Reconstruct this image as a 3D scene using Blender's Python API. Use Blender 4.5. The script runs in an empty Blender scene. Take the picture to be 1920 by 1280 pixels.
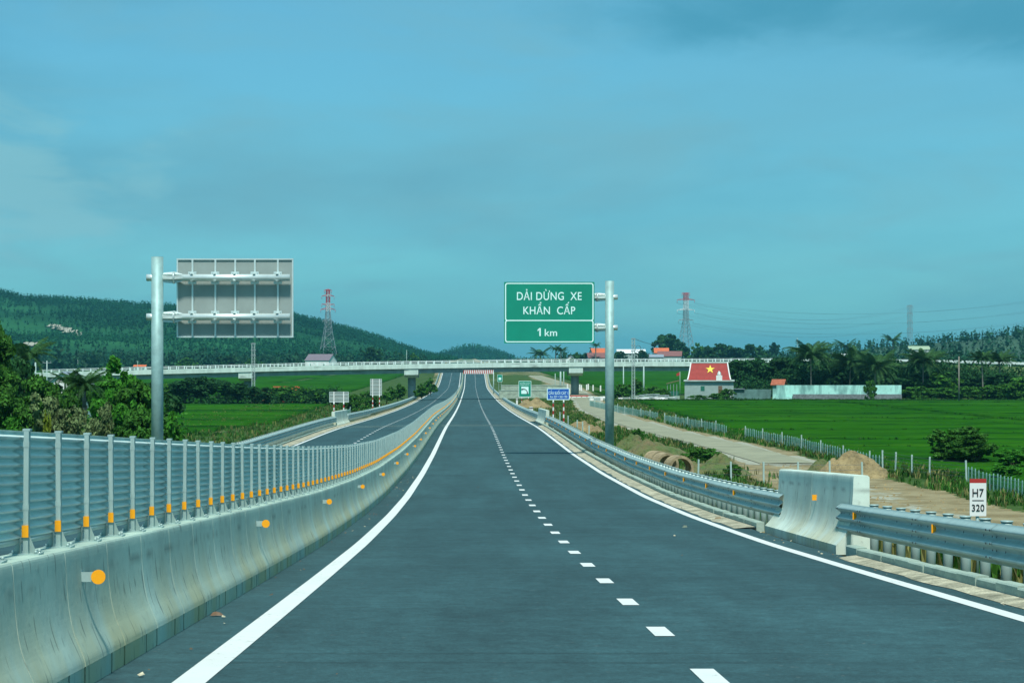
import bpy, math, random
import numpy as np
from mathutils import Vector, Matrix, noise as mn

rng = random.Random(7)
nr = np.random.default_rng(7)
R = math.radians
S = bpy.context.scene
COL = S.collection

# ------------------------------------------------------------ camera
# The carriageway runs along +Y; the lens is 75 mm on a 36 mm sensor, about 1.6 m above the asphalt.
FPX = 4000.0
cam_d = bpy.data.cameras.new('camera')
cam = bpy.data.objects.new('camera', cam_d)
COL.objects.link(cam)
cam.location = (0, 0, 10)
cam.rotation_euler = (R(90), 0, 0)
cam_d.lens = 75
cam_d.sensor_width = 36
cam_d.shift_x = 78 / 1920
cam_d.shift_y = 28 / 1920
cam_d.clip_start = 0.5
cam_d.clip_end = 30000
S.camera = cam

# ------------------------------------------------------------ world
SUN_EL, SUN_AZ = R(60), R(181)          # azimuth from +Y towards +X
w = bpy.data.worlds.new('World')
S.world = w
w.use_nodes = True
nt = w.node_tree
nt.nodes.clear()
def wn(t, **k):
    n = nt.nodes.new(t)
    for a, b in k.items():
        setattr(n, a, b)
    return n
sky = wn('ShaderNodeTexSky', sky_type='NISHITA', sun_disc=False)
sky.sun_elevation = SUN_EL
sky.sun_rotation = SUN_AZ
sky.altitude = 0
sky.air_density = 1.0
sky.dust_density = 0.6
sky.ozone_density = 2.5
tint = wn('ShaderNodeMix', data_type='RGBA', blend_type='MULTIPLY')
tint.inputs['Factor'].default_value = 1
tint.inputs['B'].default_value = (0.23, 0.70, 0.82, 1)
nt.links.new(sky.outputs[0], tint.inputs['A'])
tc = wn('ShaderNodeTexCoord')
sep = wn('ShaderNodeSeparateXYZ')
nt.links.new(tc.outputs['Generated'], sep.inputs[0])
# cloud plane coordinates: direction / (z + k)
def math_n(op, a, b=None, clamp=False):
    m = wn('ShaderNodeMath', operation=op, use_clamp=clamp)
    for i, v in enumerate((a, b)):
        if v is None:
            continue
        if isinstance(v, (int, float)):
            m.inputs[i].default_value = v
        else:
            nt.links.new(v, m.inputs[i])
    return m.outputs[0]
zk = math_n('ADD', math_n('MAXIMUM', sep.outputs[2], 0.0), 0.10)
cx_ = math_n('DIVIDE', sep.outputs[0], zk)
cy_ = math_n('DIVIDE', sep.outputs[1], zk)
comb = wn('ShaderNodeCombineXYZ')
nt.links.new(cx_, comb.inputs[0]); nt.links.new(cy_, comb.inputs[1])
def cloud(scale, detail, rough, lo, hi, w4, dist=0.0):
    mp = wn('ShaderNodeMapping')
    mp.inputs['Scale'].default_value = scale
    mp.inputs['Location'].default_value = w4
    nt.links.new(comb.outputs[0], mp.inputs[0])
    n = wn('ShaderNodeTexNoise')
    n.inputs['Scale'].default_value = 1
    n.inputs['Detail'].default_value = detail
    n.inputs['Roughness'].default_value = rough
    n.inputs['Distortion'].default_value = dist
    nt.links.new(mp.outputs[0], n.inputs['Vector'])
    r = wn('ShaderNodeMapRange', interpolation_type='SMOOTHSTEP')
    r.inputs['From Min'].default_value = lo
    r.inputs['From Max'].default_value = hi
    nt.links.new(n.outputs[0], r.inputs[0])
    return r.outputs[0]
c1 = cloud((0.42, 0.26, 1), 5, 0.52, 0.40, 0.74, (3.1, 7.7, 0), 0.4)
c2 = cloud((1.3, 0.8, 1), 6, 0.6, 0.42, 0.74, (11.4, 2.2, 0), 0.7)
c3 = cloud((0.7, 0.5, 1), 5, 0.55, 0.40, 0.68, (5.5, 1.4, 0), 0.0)
mixa = wn('ShaderNodeMix', data_type='RGBA')
mixa.inputs['B'].default_value = (.88, 2.24, 2.80, 1)       # lit veil of cloud
nt.links.new(math_n('ADD', math_n('MULTIPLY', c1, 0.42), 0.56), mixa.inputs['Factor'])
nt.links.new(tint.outputs['Result'], mixa.inputs['A'])
mixb = wn('ShaderNodeMix', data_type='RGBA')
mixb.inputs['B'].default_value = (1.04, 2.46, 2.96, 1)
nt.links.new(math_n('MULTIPLY', c2, 0.50), mixb.inputs['Factor'])
nt.links.new(mixa.outputs['Result'], mixb.inputs['A'])
mixc = wn('ShaderNodeMix', data_type='RGBA')
mixc.inputs['B'].default_value = (.50, 1.95, 2.80, 1)
hi_ = wn('ShaderNodeMapRange', interpolation_type='SMOOTHSTEP')
hi_.inputs['From Min'].default_value = .03; hi_.inputs['From Max'].default_value = .17
hi_.inputs['To Min'].default_value = .22; hi_.inputs['To Max'].default_value = 1.0
nt.links.new(sep.outputs[2], hi_.inputs[0])
nt.links.new(math_n('MULTIPLY', math_n('MULTIPLY', c3, hi_.outputs[0]), 0.85), mixc.inputs['Factor'])
nt.links.new(mixb.outputs['Result'], mixc.inputs['A'])
# one cumulus bank standing low at the left
dv = wn('ShaderNodeVectorMath', operation='SUBTRACT'); dv.inputs[1].default_value = (-1.28, 5.35, 0)
nt.links.new(comb.outputs[0], dv.inputs[0])
ds_ = wn('ShaderNodeVectorMath', operation='MULTIPLY'); ds_.inputs[1].default_value = (1.9, .62, 1)
nt.links.new(dv.outputs[0], ds_.inputs[0])
ln = wn('ShaderNodeVectorMath', operation='LENGTH'); nt.links.new(ds_.outputs[0], ln.inputs[0])
c5 = cloud((2.6, 1.3, 1), 7, .58, .0, 1.0, (1.4, 9.2, 0), .5)
bank = wn('ShaderNodeMapRange', interpolation_type='SMOOTHSTEP')
bank.inputs['From Min'].default_value = .95; bank.inputs['From Max'].default_value = .35
nt.links.new(math_n('ADD', ln.outputs['Value'], math_n('MULTIPLY', math_n('SUBTRACT', .5, c5), 1.6)), bank.inputs[0])
mixd = wn('ShaderNodeMix', data_type='RGBA')
mixd.inputs['B'].default_value = (1.30, 2.95, 3.40, 1)
nt.links.new(math_n('MULTIPLY', bank.outputs[0], 0.75), mixd.inputs['Factor'])
nt.links.new(mixc.outputs['Result'], mixd.inputs['A'])
# darker cloud base high at the right
dv2 = wn('ShaderNodeVectorMath', operation='SUBTRACT'); dv2.inputs[1].default_value = (1.15, 3.80, 0)
nt.links.new(comb.outputs[0], dv2.inputs[0])
ds2 = wn('ShaderNodeVectorMath', operation='MULTIPLY'); ds2.inputs[1].default_value = (.85, 2.4, 1)
nt.links.new(dv2.outputs[0], ds2.inputs[0])
ln2 = wn('ShaderNodeVectorMath', operation='LENGTH'); nt.links.new(ds2.outputs[0], ln2.inputs[0])
bank2 = wn('ShaderNodeMapRange', interpolation_type='SMOOTHSTEP')
bank2.inputs['From Min'].default_value = 1.0; bank2.inputs['From Max'].default_value = .25
nt.links.new(math_n('ADD', ln2.outputs['Value'], math_n('MULTIPLY', math_n('SUBTRACT', .5, c5), 1.1)), bank2.inputs[0])
mixe = wn('ShaderNodeMix', data_type='RGBA')
mixe.inputs['B'].default_value = (.38, 1.8, 2.65, 1)
nt.links.new(math_n('MULTIPLY', bank2.outputs[0], 0.85), mixe.inputs['Factor'])
nt.links.new(mixd.outputs['Result'], mixe.inputs['A'])
bg = wn('ShaderNodeBackground')
bg.inputs['Strength'].default_value = 0.125
nt.links.new(mixe.outputs['Result'], bg.inputs['Color'])
wo = wn('ShaderNodeOutputWorld')
nt.links.new(bg.outputs[0], wo.inputs['Surface'])

# ------------------------------------------------------------ sun
sl = bpy.data.lights.new('sun', 'SUN')
sl.energy = 3.2
sl.angle = R(7.0)
sl.color = (1.0, 0.985, 0.90)
sun = bpy.data.objects.new('sun', sl)
COL.objects.link(sun)
sd = Vector((math.sin(SUN_AZ) * math.cos(SUN_EL), math.cos(SUN_AZ) * math.cos(SUN_EL), math.sin(SUN_EL)))
sun.rotation_euler = sd.to_track_quat('Z', 'Y').to_euler()
sun.location = (0, 0, 200)

S.view_settings.view_transform = 'Standard'
S.view_settings.look = 'None'
S.view_settings.exposure = 0.55
S.view_settings.gamma = 1

# ------------------------------------------------------------ helpers
def PX(px, Y): return (px - 882.0) * Y / FPX
def PZ(py, Y): return 10 + (668.0 - py) * Y / FPX

def tag(o, label=None, cat=None, group=None, kind=None):
    if label: o['label'] = label
    if cat: o['category'] = cat
    if group: o['group'] = group
    if kind: o['kind'] = kind
    return o

def empty(name, loc=(0, 0, 0), rz=0, label=None, cat=None, group=None):
    o = bpy.data.objects.new(name, None)
    o.empty_display_size = 0.3
    o.location = loc
    o.rotation_euler = (0, 0, rz)
    COL.objects.link(o)
    return tag(o, label, cat, group)

def link(name, me, parent=None, loc=(0, 0, 0), rot=(0, 0, 0), sc=None):
    o = bpy.data.objects.new(name, me)
    o.location = loc
    o.rotation_euler = rot
    if sc is not None: o.scale = sc
    if parent is not None: o.parent = parent
    COL.objects.link(o)
    return o

class MB:
    def __init__(s):
        s.v = []; s.f = []; s.m = []; s.sm = []
    def quad(s, a, b, c, d, m=0):
        i = len(s.v); s.v += [a, b, c, d]; s.f.append((i, i + 1, i + 2, i + 3)); s.m.append(m); s.sm.append(False)
    def poly(s, pts, m=0):
        i = len(s.v); s.v += list(pts); s.f.append(tuple(range(i, i + len(pts)))); s.m.append(m); s.sm.append(False)
    def box(s, x0, x1, y0, y1, z0, z1, m=0, skip=()):
        i = len(s.v)
        s.v += [(x0, y0, z0), (x1, y0, z0), (x1, y1, z0), (x0, y1, z0), (x0, y0, z1), (x1, y0, z1), (x1, y1, z1), (x0, y1, z1)]
        fs = {'b': (0, 3, 2, 1), 't': (4, 5, 6, 7), 'f': (0, 1, 5, 4), 'r': (1, 2, 6, 5), 'k': (2, 3, 7, 6), 'l': (3, 0, 4, 7)}
        for k, f in fs.items():
            if k in skip: continue
            s.f.append(tuple(i + j for j in f)); s.m.append(m); s.sm.append(False)
    def tube(s, a, b, r0, r1=None, n=8, m=0, cap=True, smooth=True):
        if r1 is None: r1 = r0
        a = Vector(a); b = Vector(b)
        d = (b - a).normalized()
        u = d.orthogonal().normalized(); w_ = d.cross(u)
        i = len(s.v)
        for (c, r) in ((a, r0), (b, r1)):
            for k in range(n):
                t = 2 * math.pi * (k + .5) / n
                s.v.append(tuple(c + u * (r * math.cos(t)) + w_ * (r * math.sin(t))))
        for k in range(n):
            k2 = (k + 1) % n
            s.f.append((i + k, i + k2, i + n + k2, i + n + k)); s.m.append(m); s.sm.append(smooth)
        if cap:
            s.f.append(tuple(i + k for k in reversed(range(n)))); s.m.append(m); s.sm.append(False)
            s.f.append(tuple(i + n + k for k in range(n))); s.m.append(m); s.sm.append(False)
    def path(s, pts, rad, n=8, m=0):
        for k in range(len(pts) - 1):
            r0 = rad[k] if isinstance(rad, (list, tuple)) else rad
            r1 = rad[k + 1] if isinstance(rad, (list, tuple)) else rad
            s.tube(pts[k], pts[k + 1], r0, r1, n, m, cap=(k == 0 or k == len(pts) - 2))
    def prism(s, prof, y0, y1, m=0, caps=True, smooth=False, closed=True):
        """profile of (x, z) extruded along y"""
        i = len(s.v); n = len(prof)
        s.v += [(x, y0, z) for x, z in prof] + [(x, y1, z) for x, z in prof]
        for k in range(n if closed else n - 1):
            k2 = (k + 1) % n
            s.f.append((i + k, i + k2, i + n + k2, i + n + k)); s.m.append(m); s.sm.append(smooth)
        if caps and closed:
            s.f.append(tuple(i + k for k in reversed(range(n)))); s.m.append(m); s.sm.append(False)
            s.f.append(tuple(i + n + k for k in range(n))); s.m.append(m); s.sm.append(False)
    def xprism(s, prof, x0, x1, m=0, caps=True):
        """profile of (y, z) extruded along x"""
        i = len(s.v); n = len(prof)
        s.v += [(x0, y, z) for y, z in prof] + [(x1, y, z) for y, z in prof]
        for k in range(n):
            k2 = (k + 1) % n
            s.f.append((i + k, i + k2, i + n + k2, i + n + k)); s.m.append(m); s.sm.append(False)
        if caps:
            s.f.append(tuple(i + k for k in reversed(range(n)))); s.m.append(m); s.sm.append(False)
            s.f.append(tuple(i + n + k for k in range(n))); s.m.append(m); s.sm.append(False)
    def mesh(s, name, mats):
        me = bpy.data.meshes.new(name)
        me.from_pydata([tuple(v) for v in s.v], [], s.f)
        if not isinstance(mats, (list, tuple)): mats = [mats]
        for x in mats: me.materials.append(x)
        me.polygons.foreach_set('material_index', s.m)
        me.polygons.foreach_set('use_smooth', s.sm)
        me.update()
        return me
    def build(s, name, mats, parent=None, loc=(0, 0, 0), rot=(0, 0, 0)):
        return link(name, s.mesh(name, mats), parent, loc, rot)

def np_mesh(name, verts, quads, mats, smooth=False, midx=None):
    me = bpy.data.meshes.new(name)
    nv, nf = len(verts), len(quads); k = quads.shape[1]
    me.vertices.add(nv); me.vertices.foreach_set('co', verts.astype(np.float32).ravel())
    me.loops.add(nf * k); me.loops.foreach_set('vertex_index', quads.astype(np.int32).ravel())
    me.polygons.add(nf)
    me.polygons.foreach_set('loop_start', np.arange(0, nf * k, k, dtype=np.int32))
    if not isinstance(mats, (list, tuple)): mats = [mats]
    for x in mats: me.materials.append(x)
    if midx is not None: me.polygons.foreach_set('material_index', midx.astype(np.int32))
    me.polygons.foreach_set('use_smooth', np.full(nf, smooth))
    me.update(calc_edges=True)
    me.validate()
    return me

def grid_mesh(name, xs, ys, zf, mats, mask=None, smooth=True):
    nx, ny = len(xs), len(ys)
    V = np.zeros((ny, nx, 3))
    V[:, :, 0] = np.array(xs)[None, :]; V[:, :, 1] = np.array(ys)[:, None]
    for j, y in enumerate(ys):
        for i, x in enumerate(xs):
            V[j, i, 2] = zf(x, y)
    idx = np.arange(nx * ny).reshape(ny, nx)
    q = np.stack([idx[:-1, :-1], idx[:-1, 1:], idx[1:, 1:], idx[1:, :-1]], -1).reshape(-1, 4)
    me = np_mesh(name, V.reshape(-1, 3), q, mats, smooth)
    if mask:
        a = me.color_attributes.new('soil', 'FLOAT_COLOR', 'POINT')
        c = np.ones((ny * nx, 4), np.float32)
        k = 0
        for y in ys:
            for x in xs:
                c[k, :3] = mask(x, y); k += 1
        a.data.foreach_set('color', c.ravel())
    return me

# ------------------------------------------------------------ materials
def mat(name, base, rough=0.75, metal=0.0, var=0.15, scale=(1, 1, 1), ns=3.0, bump=0.0, bs=20.0, hue=None,
        island=0.0, trans=0.0, spec=None, detail=5, speck=0.0, bdist=0.02):
    m = bpy.data.materials.new(name); m.use_nodes = True
    t = m.node_tree; N = t.nodes; L = t.links
    b = N['Principled BSDF']
    b.inputs['Roughness'].default_value = rough
    b.inputs['Metallic'].default_value = metal
    if spec is not None: b.inputs['Specular IOR Level'].default_value = spec
    g = N.new('ShaderNodeNewGeometry')
    mp = N.new('ShaderNodeMapping'); mp.inputs['Scale'].default_value = scale
    L.new(g.outputs['Position'], mp.inputs[0])
    n = N.new('ShaderNodeTexNoise'); n.inputs['Scale'].default_value = ns; n.inputs['Detail'].default_value = detail
    n.inputs['Roughness'].default_value = 0.6
    L.new(mp.outputs[0], n.inputs['Vector'])
    r = N.new('ShaderNodeMapRange'); r.inputs[1].default_value = 0.3; r.inputs[2].default_value = 0.7
    L.new(n.outputs[0], r.inputs[0])
    mx = N.new('ShaderNodeMix'); mx.data_type = 'RGBA'
    c2 = hue if hue else base
    mx.inputs['A'].default_value = tuple(min(1, c * (1 - var)) for c in base) + (1,)
    mx.inputs['B'].default_value = tuple(min(1, c * (1 + var)) for c in c2) + (1,)
    L.new(r.outputs[0], mx.inputs['Factor'])
    out = mx.outputs['Result']
    if speck > 0:
        n3 = N.new('ShaderNodeTexNoise'); n3.inputs['Scale'].default_value = 35; n3.inputs['Detail'].default_value = 2
        L.new(g.outputs['Position'], n3.inputs['Vector'])
        r3 = N.new('ShaderNodeMapRange'); r3.inputs[1].default_value = 0.25; r3.inputs[2].default_value = 0.75
        r3.inputs[3].default_value = 1 - speck; r3.inputs[4].default_value = 1 + speck
        L.new(n3.outputs[0], r3.inputs[0])
        vm = N.new('ShaderNodeVectorMath'); vm.operation = 'SCALE'
        L.new(out, vm.inputs[0]); L.new(r3.outputs[0], vm.inputs['Scale'])
        out = vm.outputs[0]
    if island > 0:
        r2 = N.new('ShaderNodeMapRange'); r2.inputs[3].default_value = 1 - island; r2.inputs[4].default_value = 1 + island
        L.new(g.outputs['Random Per Island'], r2.inputs[0])
        vm = N.new('ShaderNodeVectorMath'); vm.operation = 'SCALE'
        L.new(out, vm.inputs[0]); L.new(r2.outputs[0], vm.inputs['Scale'])
        out = vm.outputs[0]
    L.new(out, b.inputs['Base Color'])
    if bump > 0:
        n2 = N.new('ShaderNodeTexNoise'); n2.inputs['Scale'].default_value = bs; n2.inputs['Detail'].default_value = 4
        L.new(g.outputs['Position'], n2.inputs['Vector'])
        bp = N.new('ShaderNodeBump'); bp.inputs['Strength'].default_value = bump; bp.inputs['Distance'].default_value = bdist
        L.new(n2.outputs[0], bp.inputs['Height']); L.new(bp.outputs[0], b.inputs['Normal'])
    if trans > 0:
        tr = N.new('ShaderNodeBsdfTranslucent'); L.new(out, tr.inputs['Color'])
        ms = N.new('ShaderNodeMixShader'); ms.inputs[0].default_value = trans
        L.new(b.outputs[0], ms.inputs[1]); L.new(tr.outputs[0], ms.inputs[2])
        L.new(ms.outputs[0], N['Material Output'].inputs['Surface'])
    return m

def leafmat(name, base, var=0.35, trans=0.25, ns=0.6):
    return mat(name, base, rough=0.6, var=var, ns=ns, island=0.45, trans=trans, spec=0.08, detail=3)

M = {}
M['steel'] = mat('galvanised_steel', (.34, .47, .45), rough=.5, metal=.15, var=.10, ns=4, bump=.05, bs=12)
M['steel_panel'] = mat('painted_glare_panel', (.60, .74, .70), rough=.6, metal=.0, var=.10, ns=2.5)
M['steel_bright'] = mat('bright_galvanised_tube', (.66, .76, .74), rough=.35, metal=.4, var=.06, ns=4)
M['pole'] = mat('galvanised_pole', (.27, .44, .43), rough=.55, metal=.2, var=.18, ns=3.0)
M['steel_dull'] = mat('dull_aluminium_sheet', (.30, .36, .34), rough=.6, metal=.15, var=.09, ns=.9)
M['amber'] = mat('amber_reflector', (1.0, .40, .01), rough=.35, var=.05, ns=40)
M['bolt'] = mat('dark_bolt_slot', (.03, .04, .045), rough=.6)
M['white'] = mat('white_paint', (.78, .80, .78), rough=.6, var=.05, ns=2)
M['red'] = mat('red_paint', (.42, .03, .025), rough=.55, var=.08, ns=2)
M['black'] = mat('black_paint', (.015, .017, .02), rough=.6)
M['sign_green'] = mat('green_retroreflective_sheet', (.001, .26, .17), rough=.45, var=.07, ns=.8)
M['sign_white'] = mat('white_retroreflective_sheet', (.72, .98, .95), rough=.45, var=.03, ns=3)
M['sign_blue'] = mat('blue_retroreflective_sheet', (.008, .10, .46), rough=.45, var=.05, ns=2)
M['kerb'] = mat('kerb_concrete', (.30, .40, .34), rough=.9, var=.16, ns=1.7, bump=.25, bs=14, speck=.12)
M['soil'] = mat('dry_soil', (.25, .195, .095), rough=.95, var=.35, ns=1.1, bump=1.0, bs=4, speck=.3, bdist=.18)
M['sand'] = mat('sandy_verge', (.22, .22, .15), rough=.95, var=.3, ns=2.6, bump=.5, bs=18, speck=.4, hue=(.42, .40, .29))
M['bark'] = mat('bark', (.10, .085, .06), rough=.9, var=.3, ns=5, bump=.5, bs=12)
M['palm_bark'] = mat('palm_bark', (.20, .19, .16), rough=.9, var=.25, scale=(1, 1, 4), ns=2)
M['leaf_dark'] = leafmat('dark_foliage', (.022, .084, .024))
M['leaf_mid'] = leafmat('mid_foliage', (.046, .15, .020))
M['leaf_bright'] = leafmat('bright_foliage', (.050, .21, .020))
M['leaf_dry'] = leafmat('dry_twigs', (.13, .19, .075), trans=.1)
M['leaf_yellow'] = leafmat('yellow_leaves', (.20, .28, .03))
M['leaf_palm'] = leafmat('palm_leaf', (.040, .11, .032))
M['leaf_far'] = leafmat('far_foliage', (.018, .072, .032))
M['leaf_hill'] = mat('hill_foliage', (.012, .075, .038), rough=.9, ns=.006, var=.45, hue=(.020, .105, .042), island=.10, trans=.40, spec=.0)
M['weed_leaf'] = leafmat('dark_weed_blades', (.022, .085, .012), ns=.2, var=.3)
M['grass_leaf'] = leafmat('grass_blades', (.045, .14, .02), ns=.25, var=.4)
M['grass_dry'] = leafmat('dry_grass_blades', (.20, .20, .07), ns=.4)
M['plaster'] = mat('pale_plaster', (.42, .50, .47), rough=.85, var=.14, ns=.7, scale=(1, 1, .4))
M['wall_grey'] = mat('grey_cement_wall', (.30, .40, .38), rough=.9, var=.14, ns=.6)
M['turq'] = mat('turquoise_limewash', (.22, .66, .58), rough=.85, var=.22, ns=.5, scale=(1, 1, .35))
M['revet'] = mat('stone_pitching', (.17, .22, .17), rough=.95, var=.35, ns=1.2, speck=.25)
M['stone'] = mat('rubble_stone_base', (.16, .19, .20), rough=.9, var=.5, ns=3.5)
M['wall_dark'] = mat('dark_stained_wall', (.10, .20, .19), rough=.9, var=.4, ns=.8)
M['roof_red'] = mat('dark_red_roof_tiles', (.33, .040, .032), rough=.75, var=.15, ns=2, bump=.3, bs=6)
M['roof_orange'] = mat('orange_roof_tiles', (.55, .13, .045), rough=.8, var=.15, ns=1.0)
M['roof_terracotta'] = mat('weathered_terracotta', (.34, .10, .05), rough=.85, var=.3, ns=2)
M['roof_mauve'] = mat('mauve_grey_roof', (.17, .14, .17), rough=.8, var=.1, ns=1.0)
M['roof_brown'] = mat('brown_roof_tiles', (.20, .085, .08), rough=.8, var=.15, ns=1.0)
M['roof_grey'] = mat('grey_metal_roof', (.24, .29, .34), rough=.5, var=.1, ns=1.0)
M['roof_white'] = mat('white_metal_roof', (.72, .78, .78), rough=.5, var=.05, ns=1.0)
M['far_roof'] = mat('faded_far_roof', (.30, .40, .27), rough=.9)
M['yellow'] = mat('yellow_paint', (.80, .58, .04), rough=.6, var=.05)
M['door_brown'] = mat('brown_timber', (.16, .10, .06), rough=.7)
M['shutter_green'] = mat('green_shutter', (.01, .14, .09), rough=.6)
M['pylon_grey'] = mat('pylon_steel', (.30, .36, .38), rough=.5, metal=.3)
M['pylon_red'] = mat('pylon_red_paint', (.50, .05, .07), rough=.6)
M['pylon_white'] = mat('pylon_white_paint', (.70, .74, .74), rough=.6)
M['wire'] = mat('wire', (.10, .13, .15), rough=.5, metal=.5)
M['mesh_green'] = mat('green_wire_mesh', (.10, .30, .26), rough=.6, metal=.2)
M['picket'] = mat('picket_post', (.20, .38, .35), rough=.8, var=.2)
M['pale_post'] = mat('pale_concrete_post', (.36, .50, .47), rough=.85, var=.12)
M['pipe'] = mat('weathered_pipe_concrete', (.30, .24, .14), rough=.9, var=.4, ns=3, bump=.5, bs=10)

# concrete of the cast barriers, with vertical weather streaks and brown staining near the toe
def concrete_mat(name, base, stain, top):
    m = bpy.data.materials.new(name); m.use_nodes = True
    t = m.node_tree; N = t.nodes; L = t.links; b = N['Principled BSDF']
    b.inputs['Roughness'].default_value = .82
    g = N.new('ShaderNodeNewGeometry')
    tc = N.new('ShaderNodeTexCoord')
    def noise(scale, ns, det, lo, hi, o0=0., o1=1.):
        mp = N.new('ShaderNodeMapping'); mp.inputs['Scale'].default_value = scale
        L.new(g.outputs['Position'], mp.inputs[0])
        n = N.new('ShaderNodeTexNoise'); n.inputs['Scale'].default_value = ns; n.inputs['Detail'].default_value = det
        L.new(mp.outputs[0], n.inputs['Vector'])
        r = N.new('ShaderNodeMapRange'); r.inputs[1].default_value = lo; r.inputs[2].default_value = hi
        r.inputs[3].default_value = o0; r.inputs[4].default_value = o1
        L.new(n.outputs[0], r.inputs[0]); return r.outputs[0]
    def mul(a, b_):
        x = N.new('ShaderNodeMath'); x.operation = 'MULTIPLY'; x.use_clamp = True
        for i, v in enumerate((a, b_)):
            if isinstance(v, (int, float)): x.inputs[i].default_value = v
            else: L.new(v, x.inputs[i])
        return x.outputs[0]
    def mix(f, a, c):
        x = N.new('ShaderNodeMix'); x.data_type = 'RGBA'
        L.new(f, x.inputs['Factor'])
        if isinstance(a, tuple): x.inputs['A'].default_value = a + (1,)
        else: L.new(a, x.inputs['A'])
        x.inputs['B'].default_value = c + (1,)
        return x.outputs['Result']
    sp = N.new('ShaderNodeSeparateXYZ'); L.new(tc.outputs['Object'], sp.inputs[0])
    low = N.new('ShaderNodeMapRange'); low.inputs[1].default_value = top * .85; low.inputs[2].default_value = top * .1
    L.new(sp.outputs[2], low.inputs[0])
    col = mix(noise((1, 1, .15), .8, 5, .35, .65), base, tuple(c * 1.28 for c in base))
    col = mix(mul(noise((1, 1.1, .22), 1.6, 4, .5, .8), .40), col, tuple(c * .55 for c in base))
    col = mix(mul(mul(noise((1, 1.0, .25), 1.0, 4, .40, .60), low.outputs[0]), .85), col, stain)
    col = mix(mul(noise((1, 1, 1), 9., 2, .62, .74), .35), col, tuple(c * .6 for c in base))
    bd = N.new('ShaderNodeMath'); bd.operation = 'SUBTRACT'; L.new(sp.outputs[2], bd.inputs[0]); bd.inputs[1].default_value = top * .80
    ba = N.new('ShaderNodeMath'); ba.operation = 'ABSOLUTE'; L.new(bd.outputs[0], ba.inputs[0])
    bm_ = N.new('ShaderNodeMapRange'); bm_.inputs[1].default_value = .06; bm_.inputs[2].default_value = .0; L.new(ba.outputs[0], bm_.inputs[0])
    col = mix(mul(mul(noise((1, 1.4, 1), 1.3, 5, .50, .62), bm_.outputs[0]), .65), col, tuple(c * .45 for c in base))
    # formwork scars: small dark upright dashes
    mp = N.new('ShaderNodeMapping'); mp.inputs['Scale'].default_value = (0.2, 9, 2.2)
    L.new(g.outputs['Position'], mp.inputs[0])
    vo = N.new('ShaderNodeTexNoise'); vo.inputs['Scale'].default_value = 1.6; vo.inputs['Detail'].default_value = 0
    L.new(mp.outputs[0], vo.inputs['Vector'])
    vr = N.new('ShaderNodeMapRange'); vr.inputs[1].default_value = .71; vr.inputs[2].default_value = .76
    L.new(vo.outputs[0], vr.inputs[0])
    col = mix(mul(vr.outputs[0], .6), col, tuple(c * .3 for c in base))
    L.new(col, b.inputs['Base Color'])
    n2 = N.new('ShaderNodeTexNoise'); n2.inputs['Scale'].default_value = 9; n2.inputs['Detail'].default_value = 5
    L.new(g.outputs['Position'], n2.inputs['Vector'])
    bp = N.new('ShaderNodeBump'); bp.inputs['Strength'].default_value = .25; bp.inputs['Distance'].default_value = .02
    L.new(n2.outputs[0], bp.inputs['Height']); L.new(bp.outputs[0], b.inputs['Normal'])
    return m
M['barrier'] = concrete_mat('cast_barrier_concrete', (.33, .45, .385), (.42, .42, .22), .95)
M['block'] = concrete_mat('pale_block_concrete', (.52, .62, .54), (.50, .52, .36), 1.3)
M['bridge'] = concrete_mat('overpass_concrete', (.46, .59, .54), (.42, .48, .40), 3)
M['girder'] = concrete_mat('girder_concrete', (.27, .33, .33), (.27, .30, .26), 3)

def stained_mat(name, base, dark):
    m = mat(name, base, rough=.85, var=.12, ns=.5)
    N = m.node_tree.nodes; L = m.node_tree.links; b = N['Principled BSDF']
    src = b.inputs['Base Color'].links[0].from_socket
    g = N.new('ShaderNodeNewGeometry'); last = src
    for sc, ns, lo, hi, k in (((1, 1, .18), 1.1, .50, .72, .75), ((1, 1, .6), .35, .50, .62, .55), ((1, 1, .3), 4, .55, .75, .4)):
        mp = N.new('ShaderNodeMapping'); mp.inputs['Scale'].default_value = sc; L.new(g.outputs['Position'], mp.inputs[0])
        n = N.new('ShaderNodeTexNoise'); n.inputs['Scale'].default_value = ns; n.inputs['Detail'].default_value = 5; L.new(mp.outputs[0], n.inputs['Vector'])
        r = N.new('ShaderNodeMapRange'); r.inputs[1].default_value = lo; r.inputs[2].default_value = hi; r.inputs[4].default_value = k; L.new(n.outputs[0], r.inputs[0])
        mx = N.new('ShaderNodeMix'); mx.data_type = 'RGBA'; mx.inputs['B'].default_value = dark + (1,)
        L.new(r.outputs[0], mx.inputs['Factor']); L.new(last, mx.inputs['A']); last = mx.outputs['Result']
    L.new(last, b.inputs['Base Color']); return m
M['turq'] = stained_mat('turquoise_limewash_stained', (.42, .80, .72), (.08, .20, .20))
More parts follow.
